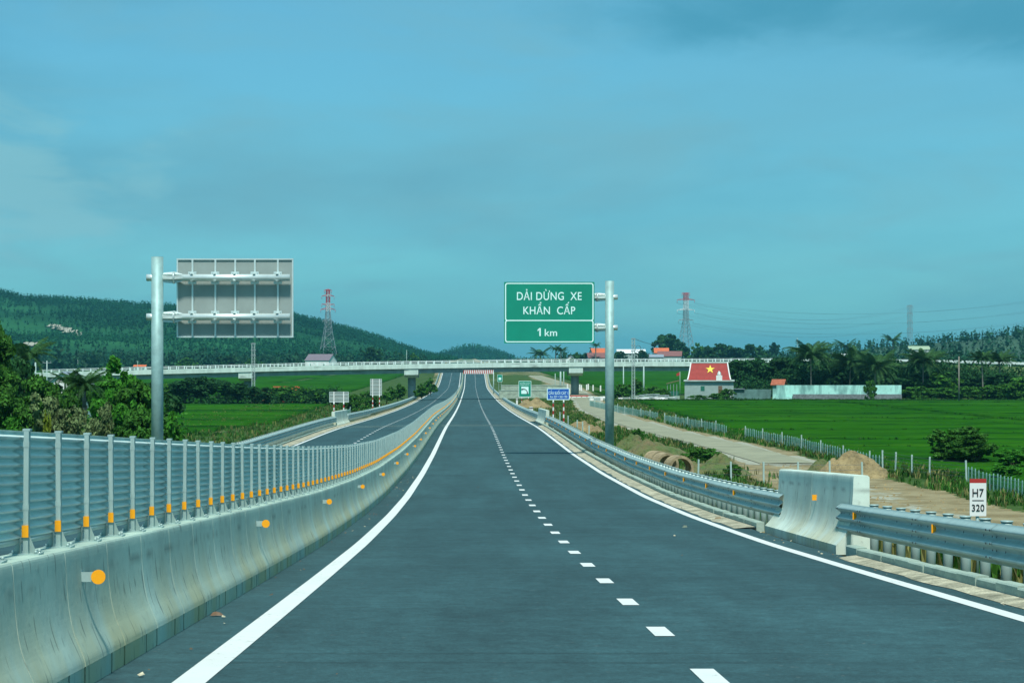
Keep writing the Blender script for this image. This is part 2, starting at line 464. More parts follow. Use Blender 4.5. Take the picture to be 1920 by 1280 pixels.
def asphalt_mat():
    m = bpy.data.materials.new('asphalt'); m.use_nodes = True
    t = m.node_tree; N = t.nodes; L = t.links; b = N['Principled BSDF']
    b.inputs['Roughness'].default_value = .78
    b.inputs['Specular IOR Level'].default_value = .35
    g = N.new('ShaderNodeNewGeometry')
    def noise(scale, ns, det, lo, hi, o0, o1, rough=.6):
        mp = N.new('ShaderNodeMapping'); mp.inputs['Scale'].default_value = scale
        L.new(g.outputs['Position'], mp.inputs[0])
        n = N.new('ShaderNodeTexNoise'); n.inputs['Scale'].default_value = ns; n.inputs['Detail'].default_value = det
        n.inputs['Roughness'].default_value = rough
        L.new(mp.outputs[0], n.inputs['Vector'])
        r = N.new('ShaderNodeMapRange'); r.inputs[1].default_value = lo; r.inputs[2].default_value = hi
        r.inputs[3].default_value = o0; r.inputs[4].default_value = o1
        L.new(n.outputs[0], r.inputs[0]); return r.outputs[0]
    def mul(a, b_):
        x = N.new('ShaderNodeMath'); x.operation = 'MULTIPLY'
        L.new(a, x.inputs[0]); L.new(b_, x.inputs[1]); return x.outputs[0]
    v = mul(noise((1, .3, 1), .40, 7, .3, .7, .76, 1.22, .7), noise((.16, .9, 1), .9, 4, .3, .7, .90, 1.08))
    v = mul(v, noise((1, 1, 1), 24, 5, .35, .65, .62, 1.38, .9))
    v = mul(v, noise((.5, .8, 1), 3.2, 6, .3, .7, .82, 1.18, .75))
    v = mul(v, noise((.9, .05, 1), .9, 3, .35, .65, .86, 1.10))
    v = mul(v, noise((1, .6, 1), 6, 4, .35, .65, .85, 1.15, .7))
    # scuffs across the lanes: thin dark drag marks
    sc = noise((.07, 1.9, 1), 1.0, 3, .62, .70, 1.0, .74)
    v = mul(v, sc)
    vm = N.new('ShaderNodeVectorMath'); vm.operation = 'SCALE'
    vm.inputs[0].default_value = (.026, .072, .080)
    L.new(v, vm.inputs['Scale'])
    # pale dust specks
    d = noise((1, 1, 1), 14, 1, .74, .78, 0, .30, .5)
    mx = N.new('ShaderNodeMix'); mx.data_type = 'RGBA'; mx.inputs['B'].default_value = (.25, .27, .24, 1)
    L.new(d, mx.inputs['Factor']); L.new(vm.outputs[0], mx.inputs['A'])
    L.new(mx.outputs['Result'], b.inputs['Base Color'])
    n2 = N.new('ShaderNodeTexNoise'); n2.inputs['Scale'].default_value = 60; n2.inputs['Detail'].default_value = 3
    L.new(g.outputs['Position'], n2.inputs['Vector'])
    bp = N.new('ShaderNodeBump'); bp.inputs['Strength'].default_value = .5; bp.inputs['Distance'].default_value = .006
    L.new(n2.outputs[0], bp.inputs['Height']); L.new(bp.outputs[0], b.inputs['Normal'])
    return m
M['asphalt'] = asphalt_mat()

def paint_mat():
    m = mat('road_marking_paint', (.68, .72, .70), rough=.6, var=.05, ns=1.5)
    N = m.node_tree.nodes; L = m.node_tree.links; b = N['Principled BSDF']
    src = b.inputs['Base Color'].links[0].from_socket
    g = N.new('ShaderNodeNewGeometry')
    n = N.new('ShaderNodeTexNoise'); n.inputs['Scale'].default_value = 11; n.inputs['Detail'].default_value = 4
    n.inputs['Roughness'].default_value = .7
    L.new(g.outputs['Position'], n.inputs['Vector'])
    n1 = N.new('ShaderNodeTexNoise'); n1.inputs['Scale'].default_value = .5
    L.new(g.outputs['Position'], n1.inputs['Vector'])
    ad = N.new('ShaderNodeMath'); ad.operation = 'ADD'
    m1 = N.new('ShaderNodeMath'); m1.operation = 'MULTIPLY'; m1.inputs[1].default_value = .35
    L.new(n1.outputs[0], m1.inputs[0]); L.new(n.outputs[0], ad.inputs[0]); L.new(m1.outputs[0], ad.inputs[1])
    r = N.new('ShaderNodeMapRange'); r.inputs[1].default_value = .78; r.inputs[2].default_value = .94; r.inputs[4].default_value = .7
    L.new(ad.outputs[0], r.inputs[0])
    mx = N.new('ShaderNodeMix'); mx.data_type = 'RGBA'; mx.inputs['B'].default_value = (.16, .15, .11, 1)
    L.new(r.outputs[0], mx.inputs['Factor']); L.new(src, mx.inputs['A']); L.new(mx.outputs['Result'], b.inputs['Base Color'])
    return m
M['paint'] = paint_mat()

def ground_mat():
    """green turf, dry soil and gravel, mixed by a per-vertex soil map and broken up by noise"""
    m = bpy.data.materials.new('ground_cover'); m.use_nodes = True
    t = m.node_tree; N = t.nodes; L = t.links; b = N['Principled BSDF']
    b.inputs['Roughness'].default_value = .95; b.inputs['Specular IOR Level'].default_value = .1
    g = N.new('ShaderNodeNewGeometry')
    at = N.new('ShaderNodeVertexColor'); at.layer_name = 'soil'
    sp = N.new('ShaderNodeSeparateColor'); L.new(at.outputs[0], sp.inputs[0])
    def nz(ns, det=5, scale=(1, 1, 1)):
        mp = N.new('ShaderNodeMapping'); mp.inputs['Scale'].default_value = scale
        L.new(g.outputs['Position'], mp.inputs[0])
        n = N.new('ShaderNodeTexNoise'); n.inputs['Scale'].default_value = ns; n.inputs['Detail'].default_value = det
        n.inputs['Roughness'].default_value = .65
        L.new(mp.outputs[0], n.inputs['Vector']); return n.outputs[0]
    def ramp(s, lo, hi, o0=0., o1=1.):
        r = N.new('ShaderNodeMapRange'); r.interpolation_type = 'SMOOTHSTEP'
        r.inputs[1].default_value = lo; r.inputs[2].default_value = hi; r.inputs[3].default_value = o0; r.inputs[4].default_value = o1
        L.new(s, r.inputs[0]); return r.outputs[0]
    def mix(f, a, c):
        x = N.new('ShaderNodeMix'); x.data_type = 'RGBA'
        L.new(f, x.inputs['Factor'])
        for k, v in (('A', a), ('B', c)):
            if isinstance(v, tuple): x.inputs[k].default_value = v + (1,)
            else: L.new(v, x.inputs[k])
        return x.outputs['Result']
    grass = mix(ramp(nz(.25), .35, .65), (.022, .060, .012), (.055, .115, .022))
    grass = mix(ramp(nz(1.8), .45, .7, 0, .7), grass, (.085, .10, .035))
    soil = mix(ramp(nz(.5), .35, .65), (.19, .155, .08), (.29, .25, .145))
    soil = mix(ramp(nz(6), .5, .75, 0, .6), soil, (.22, .19, .12))
    grav = mix(ramp(nz(3), .4, .6), (.26, .27, .21), (.38, .39, .31))
    ad = N.new('ShaderNodeMath'); ad.operation = 'ADD'
    L.new(sp.outputs[0], ad.inputs[0])
    L.new(ramp(nz(.9, 6), .2, .8, -.45, .45), ad.inputs[1])
    col = mix(ramp(ad.outputs[0], .42, .58), grass, soil)
    ad2 = N.new('ShaderNodeMath'); ad2.operation = 'ADD'
    L.new(sp.outputs[1], ad2.inputs[0]); L.new(ramp(nz(.6, 6), .2, .8, -.3, .3), ad2.inputs[1])
    col = mix(ramp(ad2.outputs[0], .42, .58), col, grav)
    L.new(col, b.inputs['Base Color'])
    bp = N.new('ShaderNodeBump'); bp.inputs['Strength'].default_value = .7; bp.inputs['Distance'].default_value = .12
    L.new(nz(2.5), bp.inputs['Height']); L.new(bp.outputs[0], b.inputs['Normal'])
    return m
M['ground'] = ground_mat()

def rice_mat():
    m = bpy.data.materials.new('rice_canopy'); m.use_nodes = True
    t = m.node_tree; N = t.nodes; L = t.links; b = N['Principled BSDF']
    b.inputs['Roughness'].default_value = .95; b.inputs['Specular IOR Level'].default_value = .0
    g = N.new('ShaderNodeNewGeometry')
    def nz(ns, scale, lo, hi):
        mp = N.new('ShaderNodeMapping'); mp.inputs['Scale'].default_value = scale
        L.new(g.outputs['Position'], mp.inputs[0])
        n = N.new('ShaderNodeTexNoise'); n.inputs['Scale'].default_value = ns; n.inputs['Detail'].default_value = 5
        n.inputs['Roughness'].default_value = .65
        L.new(mp.outputs[0], n.inputs['Vector'])
        r = N.new('ShaderNodeMapRange'); r.inputs[1].default_value = lo; r.inputs[2].default_value = hi
        L.new(n.outputs[0], r.inputs[0]); return r.outputs[0]
    def mix(f, a, c, k=1.0):
        x = N.new('ShaderNodeMix'); x.data_type = 'RGBA'
        mm = N.new('ShaderNodeMath'); mm.operation = 'MULTIPLY'; mm.inputs[1].default_value = k; L.new(f, mm.inputs[0])
        L.new(mm.outputs[0], x.inputs['Factor'])
        for kk, v in (('A', a), ('B', c)):
            if isinstance(v, tuple): x.inputs[kk].default_value = v + (1,)
            else: L.new(v, x.inputs[kk])
        return x.outputs['Result']
    col = mix(nz(.05, (.5, 1, 1), .35, .65), (.014, .088, .005), (.026, .125, .007))
    col = mix(nz(.16, (.10, 1, 1), .46, .62), col, (.007, .045, .008), .85)
    col = mix(nz(.09, (.10, 1, 1), .55, .68), col, (.045, .15, .012), .7)
    col = mix(nz(.5, (.2, 1.2, 1), .55, .75), col, (.048, .135, .008), .55)
    col = mix(nz(2.5, (.6, 1, 1), .45, .7), col, (.012, .06, .006), .5)
    L.new(col, b.inputs['Base Color'])
    n2 = N.new('ShaderNodeTexNoise'); n2.inputs['Scale'].default_value = 4; n2.inputs['Detail'].default_value = 4
    L.new(g.outputs['Position'], n2.inputs['Vector'])
    bp = N.new('ShaderNodeBump'); bp.inputs['Strength'].default_value = .8; bp.inputs['Distance'].default_value = .15
    L.new(n2.outputs[0], bp.inputs['Height']); L.new(bp.outputs[0], b.inputs['Normal'])
    return m
M['rice'] = rice_mat()

# ------------------------------------------------------------ road profile
_d = [-30, 0, 15, 21.2, 25.2, 29.2, 34.9, 38.8, 44.6, 53.6, 67.3, 88.5, 113.6, 159, 177, 248, 312, 377, 428, 480, 536, 600, 652, 700, 732, 779, 833, 900, 1000, 1400]
_z = [.18, 1.60, 2.31, 2.61, 2.80, 2.99, 3.25, 3.43, 3.66, 4.0, 4.42, 4.87, 5.23, 5.63, 5.83, 6.94, 7.8, 8.52, 9.0, 9.36, 9.70, 10.06, 10.28, 10.42, 10.2, 9.0, 6.8, 4.6, 3.2, 3.0]
_fy = np.arange(-30, 1400, 1.0)
_fz = np.interp(_fy, _d, _z)
ROWS = np.arange(-12, 1102, 2.0)
_sm = []
for y in ROWS:
    s = max(2.0, .035 * y)
    k = np.exp(-((_fy - y) / s) ** 2)
    _sm.append(float((k * _fz).sum() / k.sum()))
ROWZ = 10 - np.array(_sm)
def RZ(y): return float(np.interp(y, ROWS, ROWZ))
def RS(y): return math.atan((RZ(y + 2) - RZ(y - 2)) / 4)
def cross(x): return -.02 * max(0., -3.0 - x)

# service road centre line (right of the embankment)
SR = [(60, 22.0), (100, 23.5), (140, 22.6), (180, 21.6), (222, 19.4), (273, 18.6), (330, 19.2), (390, 21.5), (460, 23.5), (560, 26), (700, 27), (860, 27)]
def srx(y): return float(np.interp(y, [a for a, b in SR], [b for a, b in SR]))


# terrain height
def sstep(a, b, x):
    t = min(1, max(0, (x - a) / (b - a))); return t * t * (3 - 2 * t)
def fieldz(x, y):
    if x > 0:
        z = 2.45 - .75 * sstep(150, 420, y)
    else:
        z = 1.15 - .1 * sstep(150, 420, y)
    z += 1.2 * sstep(700, 1400, y)
    return z
def G(x, y):
    r = RZ(min(max(y, -12), 1100))
    e = (x - 7.5) if x > 0 else (-12.9 - x)
    f = fieldz(x, y)
    base = r - .12
    if e <= 0:
        return base - .25 if (-12.0 < x < 6.9) else base
    if base > f:
        z = max(f, base - max(0, e - .5) / 1.7)
    else:
        z = min(f, base + max(0, e - 1.5) / 2.6)
    if e > 1.5:
        k = sstep(2.6, 5, abs(x - srx(y))) if x > 0 else 1
        z += k * .10 * mn.noise(Vector((x * .35, y * .25, 0))) * min(1, (e - 1.5) / 3)
    return z

def soil_mask(x, y):
    n = mn.noise(Vector((x * .12, y * .05, 3.1))) * .5
    n2 = mn.noise(Vector((x * .4, y * .18, 9.1))) * .3
    if 6.9 < x < 60 and 0 < y < 900:
        c = srx(y); d = x - c
        s = 0.0
        if y < 165:
            s = 1.0 - sstep(2.2, 4.0, d + n2 * 3) if d > 0 else 1.0 - sstep(6.0, 9.0, -d + n * 8 + 1.2)
            if y < 60: s = 1.0 if 9 < x < 28 else .2
        else:
            s = (1 - sstep(3.0, 4.0, d)) if d > 0 else (1 - sstep(3.0, 5.6, -d + n * 9 + .6)) * .8
        s = s + n * .5
        if x < 9.5: s = .25 + n
        g = 1.0 if abs(d + n2) < 2.6 and y > 150 else 0.0
        if y < 150: g = .5 - abs(d + 1) * .12
        return (max(0, min(1, s)), max(0, min(1, g)), 0)
    if 5 < x <= 6.9: return (.9, 0, 0)
    if y > 700 and x > 0 and x < 40: return (.45 + n, 0, 0)
    if -14 < x < -12: return (.6 + n, 0, 0)
    if -45 < x < -12 and 80 < y < 340: return (.12 + n * .7, 0, 0)
    return (.05 + n * .4, 0, 0)

# ------------------------------------------------------------ ground sheets
XA = sorted(set(list(np.arange(-16, -11.9, .7)) + list(np.arange(-60, -16, 3.0)) + [-9, -3, 3] + list(np.arange(6.2, 34, .8)) + list(np.arange(34, 80, 4.0))
     + [-12000, -7000, -4000, -2500, -1600, -1000, -700, -500, -350, -260, -200, -150, -120, -90, -75, 80, 95, 115, 140, 170, 210, 260, 330, 420, 550, 700, 1000, 1600, 2500, 4000, 7000, 12000]))
YA = sorted(set(list(np.arange(-30, 40, 5.0)) + list(np.arange(40, 300, 1.6)) + list(np.arange(300, 560, 5)) + list(np.arange(560, 1100, 15)) + [1100, 1200, 1350, 1600, 2000, 2600, 3500, 5000, 8000, 12000]))
o = link('ground', grid_mesh('ground', XA, YA, G, M['ground'], soil_mask)); tag(o, kind='structure')

def strip(name, x0, x1, y0, y1, dz, m, xoff=None, nx=1):
    ys = [y0] + [float(y) for y in ROWS if y0 < y < y1] + [y1]
    V = []; nx += 1
    for y in ys:
        for i in range(nx):
            x = x0 + (x1 - x0) * i / (nx - 1)
            V.append((x, y, RZ(y) + cross(x) + dz))
    idx = np.arange(len(V)).reshape(len(ys), nx)
    q = np.stack([idx[:-1, :-1], idx[:-1, 1:], idx[1:, 1:], idx[1:, :-1]], -1).reshape(-1, 4)
    return link(name, np_mesh(name, np.array(V), q, m, False))
ys = [float(y) for y in ROWS]
xs = [-11.75, -3.0, 6.05]
V = [(x, y, RZ(y) + cross(x)) for y in ys for x in xs]
idx = np.arange(len(V)).reshape(len(ys), 3)
q = np.stack([idx[:-1, :-1], idx[:-1, 1:], idx[1:, 1:], idx[1:, :-1]], -1).reshape(-1, 4)
road = link('road', np_mesh('road', np.array(V), q, M['asphalt'], False)); tag(road, kind='structure')

# painted lines
for (x, wd) in ((-2.0, .24), (5.5, .20), (-3.86, .20), (-10.95, .20)):
    o = strip('edge_line', x - wd / 2, x + wd / 2, -8, 1080, .004 if x > 0 else .005, M['paint'])
    o.parent = road
dash_y = 15.1; per = 4.06
ds = MB(); nd = 0
def dash(b, x, y, ln=1.05, wd=.18):
    pts = [y] + [float(r) for r in ROWS if y < r < y + ln] + [y + ln]
    for a, c in zip(pts[:-1], pts[1:]):
        za, zc = RZ(a) + cross(x) + .005, RZ(c) + cross(x) + .005
        b.quad((x - wd / 2, a, za), (x + wd / 2, a, za), (x + wd / 2, c, zc), (x - wd / 2, c, zc))
y = dash_y; far = MB()
while y < 1000:
    if nd < 60:
        b = MB(); dash(b, 1.75, y); b.build('lane_dash', M['paint'], road)
    else:
        dash(far, 1.75, y)
    nd += 1; y += per
o = far.build('far_lane_dashes', M['paint'], road); o['kind'] = 'stuff'
far = MB(); y = 95; nd = 0
while y < 1000:
    if nd < 25:
        b = MB(); dash(b, -7.35, y); b.build('lane_dash', M['paint'], road)
    else:
        dash(far, -7.35, y)
    nd += 1; y += per
o = far.build('far_lane_dashes', M['paint'], road); o['kind'] = 'stuff'
# expansion joints of the river bridge, seen as faint pale bars
for yj in (186.0, 181.5, 520.0):
    b = MB()
    for (xa, xb) in ((-11.5, -3.4), (-2.5, 5.9)):
        b.quad((xa, yj, RZ(yj) + cross(xa) + .008), (xb, yj, RZ(yj) + cross(xb) + .008), (xb, yj + .45, RZ(yj + .45) + cross(xb) + .008), (xa, yj + .45, RZ(yj + .45) + cross(xa) + .008))
    b.build('expansion_joint', M['kerb'], road)
# sandy verge between asphalt and kerb
def verge(name, x0, x1, y0, y1):
    b = []; yy = np.arange(y0, y1, 1.0)
    prev = None; bm = MB()
    for y in yy:
        n = .12 * mn.noise(Vector((y * .7, x0, 0))) + .08 * mn.noise(Vector((y * 3, x0, 5)))
        lo = x0 + n; z = RZ(y) + cross(x0)
        cur = [(lo, y, z + .006), (lo + (x1 - lo) * .5, y, z + .03), (x1, y, z + .045)]
        if x1 < x0: cur = [(lo - 0, y, z + .006), (lo + (x1 - lo) * .5, y, z + .03), (x1, y, z + .045)]
        if prev:
            for k in range(2):
                a = (prev[k], prev[k + 1], cur[k + 1], cur[k])
                bm.quad(*(a if x1 > x0 else a[::-1]))
        prev = cur
    o = bm.build(name, M['sand']); tag(o, kind='structure')
verge('verge', 5.84, 6.14, 10, 34.5)
verge('verge', 5.70, 6.14, 46, 183)
verge('verge', 5.72, 7.0, 207, 1000)
verge('verge', -11.15, -11.75, 80, 1000)

# service road
b = MB(); prev = None
for y in np.arange(150, 880, 3.0):
    c = srx(y); n = .3 * mn.noise(Vector((y * .12, 1, 1)))
    z = G(c, y) + .07
    n2_ = .25 * mn.noise(Vector((y * .3, 5, 1)))
    cur = ((c - 2.0 + n, y, z - .03), (c, y, z), (c + 2.0 + n2_, y, z - .03))
    if prev:
        for k in range(2): b.quad(prev[k], prev[k + 1], cur[k + 1], cur[k])
    prev = cur
M['track'] = mat('dusty_concrete_track', (.25, .255, .17), rough=.95, var=.22, ns=.35, speck=.15)
o = b.build('service_road', M['track']); tag(o, kind='structure')

# ------------------------------------------------------------ concrete median barrier
BX = -2.97
jersey = [(.30, .15), (.292, .20), (.262, .27), (.222, .36), (.19, .48), (.17, .62), (.158, .78), (.15, .93), (.135, .95)]
def chaikin(p, n=2):
    for _ in range(n):
        q = [p[0]]
        for a, c in zip(p[:-1], p[1:]):
            q += [(a[0] * .75 + c[0] * .25, a[1] * .75 + c[1] * .25), (a[0] * .25 + c[0] * .75, a[1] * .25 + c[1] * .75)]
        p = q + [p[-1]]
    return p
jersey = chaikin(jersey)
def barrier_mesh(L, m):
    b = MB()
    prof = [(x, z) for x, z in jersey] + [(-x, z) for x, z in reversed(jersey)]
    n = len(prof)
    b.prism(prof, -L / 2 + .009, L / 2 - .009, 0)
    cp = [(x * .90, z * .985 if z > .5 else z) for x, z in prof]
    b.prism(cp, -L / 2 + .003, L / 2 - .0005, 1)
    b.box(-.235, .235, -L / 2 - .002, L / 2 + .002, -.02, .147, 1)
    c = L * .155
    b.box(-.295, .295, -L / 2 + .035, c - .035, -.02, .148, 0)
    b.box(-.295, .295, c + .035, L / 2 - .035, -.02, .148, 0)
    return b.mesh('barrier_segment', [M['barrier'], M['bolt']])
SEG = 1.70
bar = empty('median_barrier', (BX, 8, RZ(8)), label='long grey concrete barrier with orange discs along the middle of the road', cat='barrier')
bz0 = RZ(8)
me = barrier_mesh(SEG, 0)
def at_road(x, y): return (x - BX, y - 8, RZ(y) + cross(x) * .3 - bz0)
y = 8 + SEG / 2; k = 0
while k < 290:
    link('barrier_segment', me, bar, at_road(BX, y), (RS(y), 0, 0)); y += SEG; k += 1
yb = y - SEG / 2
b = MB(); prof = [(x, z) for x, z in jersey] + [(-x, z) for x, z in reversed(jersey)] + [(-.295, -.02), (.295, -.02)]
while yb < 1060:
    i = len(b.v); y2 = yb + 4
    za, zc = RZ(yb) - bz0, RZ(y2) - bz0
    n = len(prof)
    b.v += [(x, yb - 8, z + za) for x, z in prof] + [(x, y2 - 8, z + zc) for x, z in prof]
    for q in range(n):
        q2 = (q + 1) % n
        b.f.append((i + q, i + q2, i + n + q2, i + n + q)); b.m.append(0); b.sm.append(False)
    yb = y2
o = b.build('far_barrier_segments', M['barrier'], bar); o['kind'] = 'stuff'
# orange discs on angle brackets
def disc_mesh():
    b = MB(); n = 20
    b.tube((.115, -.006, 0), (.115, .006, 0), .058, n=n, m=0)
    b.box(-.02, .065, -.001, .010, -.035, .035, 1)
    b.box(-.02, -.012, -.01, .05, -.04, .04, 1)
    return b
dm = MB(); dm.tube((.11, -.012, 0), (.11, .004, 0), .052, n=22)
dmesh = dm.mesh('disc', M['amber'])
bk = MB(); bk.box(-.035, .085, .004, .014, -.035, .035); bk.box(-.045, -.015, .004, .07, -.05, .05)
bmesh_ = bk.mesh('bracket', M['steel'])
y = 15.4
while y < 420:
    p = at_road(-2.795, y); p = (p[0], p[1], p[2] + .74)
    r = link('reflector', bmesh_, bar, p, (RS(y), 0, 0))
    link('disc', dmesh, r, (0, 0, 0))
    y += 12.6

# ------------------------------------------------------------ anti-glare fence on the barrier
fen = empty('glare_fence', (BX, 8, bz0 + .95), label='tall corrugated grey anti-glare fence standing on the concrete median barrier', cat='fence')
SP = 1.13
pm = MB()
# channel post, cap plate, base plate and gusset
pm.box(-.017, .017, -.032, -.026, .0, .83); pm.box(-.017, -.013, -.026, .03, .0, .83); pm.box(.013, .017, -.026, .03, .0, .83)
pm.box(-.025, .025, -.033, .04, .828, .842)
pm.box(-.10, .10, -.085, .085, .0, .014)
pm.poly([(.028, -.034, .014), (.085, -.07, .014), (.028, -.034, .13)]); pm.poly([(-.028, -.034, .014), (-.085, -.07, .014), (-.028, -.034, .13)])
pm.poly([(-.028, -.034, .014), (-.028, -.08, .014), (-.028, -.034, .12)]); pm.poly([(.028, -.034, .014), (.028, -.08, .014), (.028, -.034, .12)])
pm.box(-.02, .02, -.034, -.031, .72, .76); pm.box(-.02, .02, -.034, -.031, .30, .34)
for sx in (-.075, .075):
    for sy in (-.06, .06):
        pm.tube((sx, sy, .014), (sx, sy, .034), .011, n=6)
pmesh = pm.mesh('post', M['steel'])
mk = MB(); mk.box(-.022, .022, -.044, -.033, .12, .20)
mkmesh = mk.mesh('marker', M['amber'])
# corrugated panel: twelve waves
NR = 12; z0, z1 = .105, .828
pan = MB(); prof = []
for k in range(NR * 8 + 1):
    t = k / 8.0
    zz = z0 + (z1 - z0) * k / (NR * 8)
    a = math.sin(2 * math.pi * t)
    prof.append((-.058 + .023 * (a if a > 0 else a * 1.0), zz))
i0 = len(pan.v)
for yy in (-SP / 2 - .03, 0, SP / 2 + .03):
    pan.v += [(x, yy, z) for x, z in prof]
n = len(prof)
for s_ in range(2):
    for k in range(n - 1):
        pan.f.append((s_ * n + k, s_ * n + n + k, s_ * n + n + k + 1, s_ * n + k + 1)); pan.m.append(0); pan.sm.append(True)
panmesh = pan.mesh('panel', M['steel_panel'])
rb = MB(); rb.tube((-.06, -SP / 2, .09), (-.06, SP / 2, .09), .022, n=8); rbmesh = rb.mesh('bottom_rail', M['steel'])
y = 8 + .62; k = 0
def fpos(y): return (0, y - 8, RZ(y) - bz0)
posts_far = MB(); pan_far = MB(); mk_far = MB(); prev = None
while y < 1040:
    if k < 270:
        j = rng.uniform(-.012, .012)
        link('post', pmesh, fen, fpos(y), (rng.uniform(-.008, .008), rng.uniform(-.008, .008), 0))
        link('marker', mkmesh, fen, fpos(y))
        ym = y + SP / 2
        link('panel', panmesh, fen, fpos(ym), (RS(ym), 0, rng.uniform(-.006, .006)))
        if k < 120: link('bottom_rail', rbmesh, fen, fpos(ym), (RS(ym), 0, 0))
    else:
        p = fpos(y)
        posts_far.box(-.028, .028, p[1] - .032, p[1] + .03, p[2], p[2] + .83, 0)
        posts_far.box(-.045, .045, p[1] - .05, p[1] + .05, p[2] + .83, p[2] + .845, 0)
        mk_far.box(-.027, .027, p[1] - .045, p[1] - .035, p[2] + .115, p[2] + .205)
        p2 = fpos(y + SP)
        for q in range(0, n - 1, 4):
            a, c = prof[q], prof[q + 4]
            pan_far.quad((a[0], p[1], p[2] + a[1]), (a[0], p2[1], p2[2] + a[1]), (c[0], p2[1], p2[2] + c[1]), (c[0], p[1], p[2] + c[1]))
    k += 1; y += SP
for b_, nm, m_ in ((posts_far, 'far_posts', 'steel'), (mk_far, 'far_markers', 'amber'), (pan_far, 'far_panels', 'steel_panel')):
    o = b_.build(nm, M[m_], fen); o['kind'] = 'stuff'

# ------------------------------------------------------------ thrie-beam guard rails
def thrie(side):
    """profile (x towards the traffic is negative for side=+1)"""
    pts = []
    H = .506
    for k in range(0, 37):
        t = k / 36.0
        pts.append((-.045 + .042 * math.cos(2 * math.pi * 3 * t), .29 + H * t))
    return [((x) * side, z) for x, z in pts]
def beam_mesh(L, side, bolts=True):
    b = MB(); prof = thrie(side); n = len(prof)
    th = .006 * side
    for yy in (-L / 2, 0, L / 2):
        b.v += [(x, yy, z) for x, z in prof]
    for s_ in range(2):
        for k in range(n - 1):
            f = (s_ * n + k, s_ * n + k + 1, s_ * n + n + k + 1, s_ * n + n + k)
            b.f.append(f if side > 0 else f[::-1]); b.m.append(0); b.sm.append(True)
    # lap joint: a second skin over the last 32 cm
    i = len(b.v)
    for yy in (L / 2 - .16, L / 2 + .16):
        b.v += [(x - th, yy, z) for x, z in prof]
    for k in range(n - 1):
        f = (i + k, i + k + 1, i + n + k + 1, i + n + k)
        b.f.append(f if side > 0 else f[::-1]); b.m.append(0); b.sm.append(True)
    if bolts:
        for zz in (.375, .456, .543, .625, .71):
            for yy in (-.11, .09):
                xx = (-.015 if abs((zz - .29) * 3 / .506 % 1 - .0) > .0 else 0)
                t = (zz - .29) / .506; px = (-.045 + .042 * math.cos(6 * math.pi * t)) * side
                b.box(min(px - .012 * side, px + .002 * side), max(px - .012 * side, px + .002 * side), L / 2 + yy - .010, L / 2 + yy + .010, zz - .012, zz + .012, 1)
        for pc in (-1.65, -.55, .55, 1.65):
            for zz in (.456, .625):
                t = (zz - .29) / .506; px = (-.045 + .042 * math.cos(6 * math.pi * t)) * side
                b.box(min(px - .008 * side, px), max(px - .008 * side, px), pc - .006, pc + .006, zz - .022, zz + .022, 1)
    return b.mesh('rail_beam', [M['steel'], M['bolt']])
LB = 4.4
bmR = beam_mesh(LB, 1); bmL = beam_mesh(LB, -1)
gp = MB(); gp.tube((0, 0, -.3), (0, 0, .79), .070, n=14); gp.tube((0, 0, .79), (0, 0, .81), .080, n=14)
gpmesh = gp.mesh('post', M['steel'])
def blockout(side):
    b = MB(); b.box(min(-.06 * side, -.20 * side), max(-.06 * side, -.20 * side), -.04, .04, .42, .68); return b.mesh('spacer', M['steel'])
spR, spL = blockout(1), blockout(-1)
def halfdisc(side):
    b = MB(); n = 10; r = .062
    pts = []
    for k in range(n + 1):
        a = math.pi * k / n - math.pi / 2
        pts.append(((-.105 + r * math.cos(a) * 1.1) * side, r * math.sin(a)))
    i = len(b.v)
    b.v += [(x, -.012, z) for x, z in pts] + [(x, .004, z) for x, z in pts]
    m = len(pts)
    b.f.append(tuple(range(i, i + m))); b.m.append(0); b.sm.append(False)
    b.f.append(tuple(range(i + 2 * m - 1, i + m - 1, -1))); b.m.append(0); b.sm.append(False)
    for k in range(m):
        k2 = (k + 1) % m
        b.f.append((i + k2, i + k, i + m + k, i + m + k2)); b.m.append(0); b.sm.append(False)
    return b.mesh('reflector', M['amber'])
hdR, hdL = halfdisc(1), halfdisc(-1)
def guard_rail(x, y0, y1, side, label, detail_to, refl0=None, termA=False):
    zb = RZ(y0)
    t = empty('guard_rail', (x, y0, zb), label=label, cat='guard rail')
    def p(y, dx=0, dz=0): return (dx, y - y0, RZ(y) + cross(x) * .6 - zb + dz)
    y = y0; fb = MB(); fp = MB()
    while y < y1 - .5:
        L = min(LB, y1 - y)
        ym = y + L / 2
        if y < detail_to:
            o = link('rail_beam', bmR if side > 0 else bmL, t, p(ym), (RS(ym), 0, 0))
            if L < LB - .05: o.scale = (1, L / LB, 1)
        else:
            prof = thrie(side)[::3]; a = p(y); c = p(y + L)
            for q in range(len(prof) - 1):
                u, v = prof[q], prof[q + 1]
                f = [(u[0], a[1], u[1] + a[2]), (v[0], a[1], v[1] + a[2]), (v[0], c[1], v[1] + c[2]), (u[0], c[1], u[1] + c[2])]
                fb.quad(*(f if side > 0 else f[::-1]))
        y += L
    y = y0 + .55
    while y < y1 - .3:
        if y < detail_to:
            q = link('post', gpmesh, t, p(y, .27 * side), (rng.uniform(-.012, .012), rng.uniform(-.012, .012), 0))
            link('spacer', spR if side > 0 else spL, q, (0, 0, 0))
        else:
            a = p(y, .27 * side)
            fp.tube(a, (a[0], a[1], a[2] + .80), .07, n=6)
        y += 1.1
    if fb.v:
        o = fb.build('far_rail_beams', M['steel'], t); o['kind'] = 'stuff'
        o = fp.build('far_posts', M['steel'], t); o['kind'] = 'stuff'
    if refl0:
        y = refl0
        while y < min(y1 - 1, detail_to):
            link('reflector', hdR if side > 0 else hdL, t, p(y, 0, .62), (RS(y), 0, 0)); y += 6.1
    return t
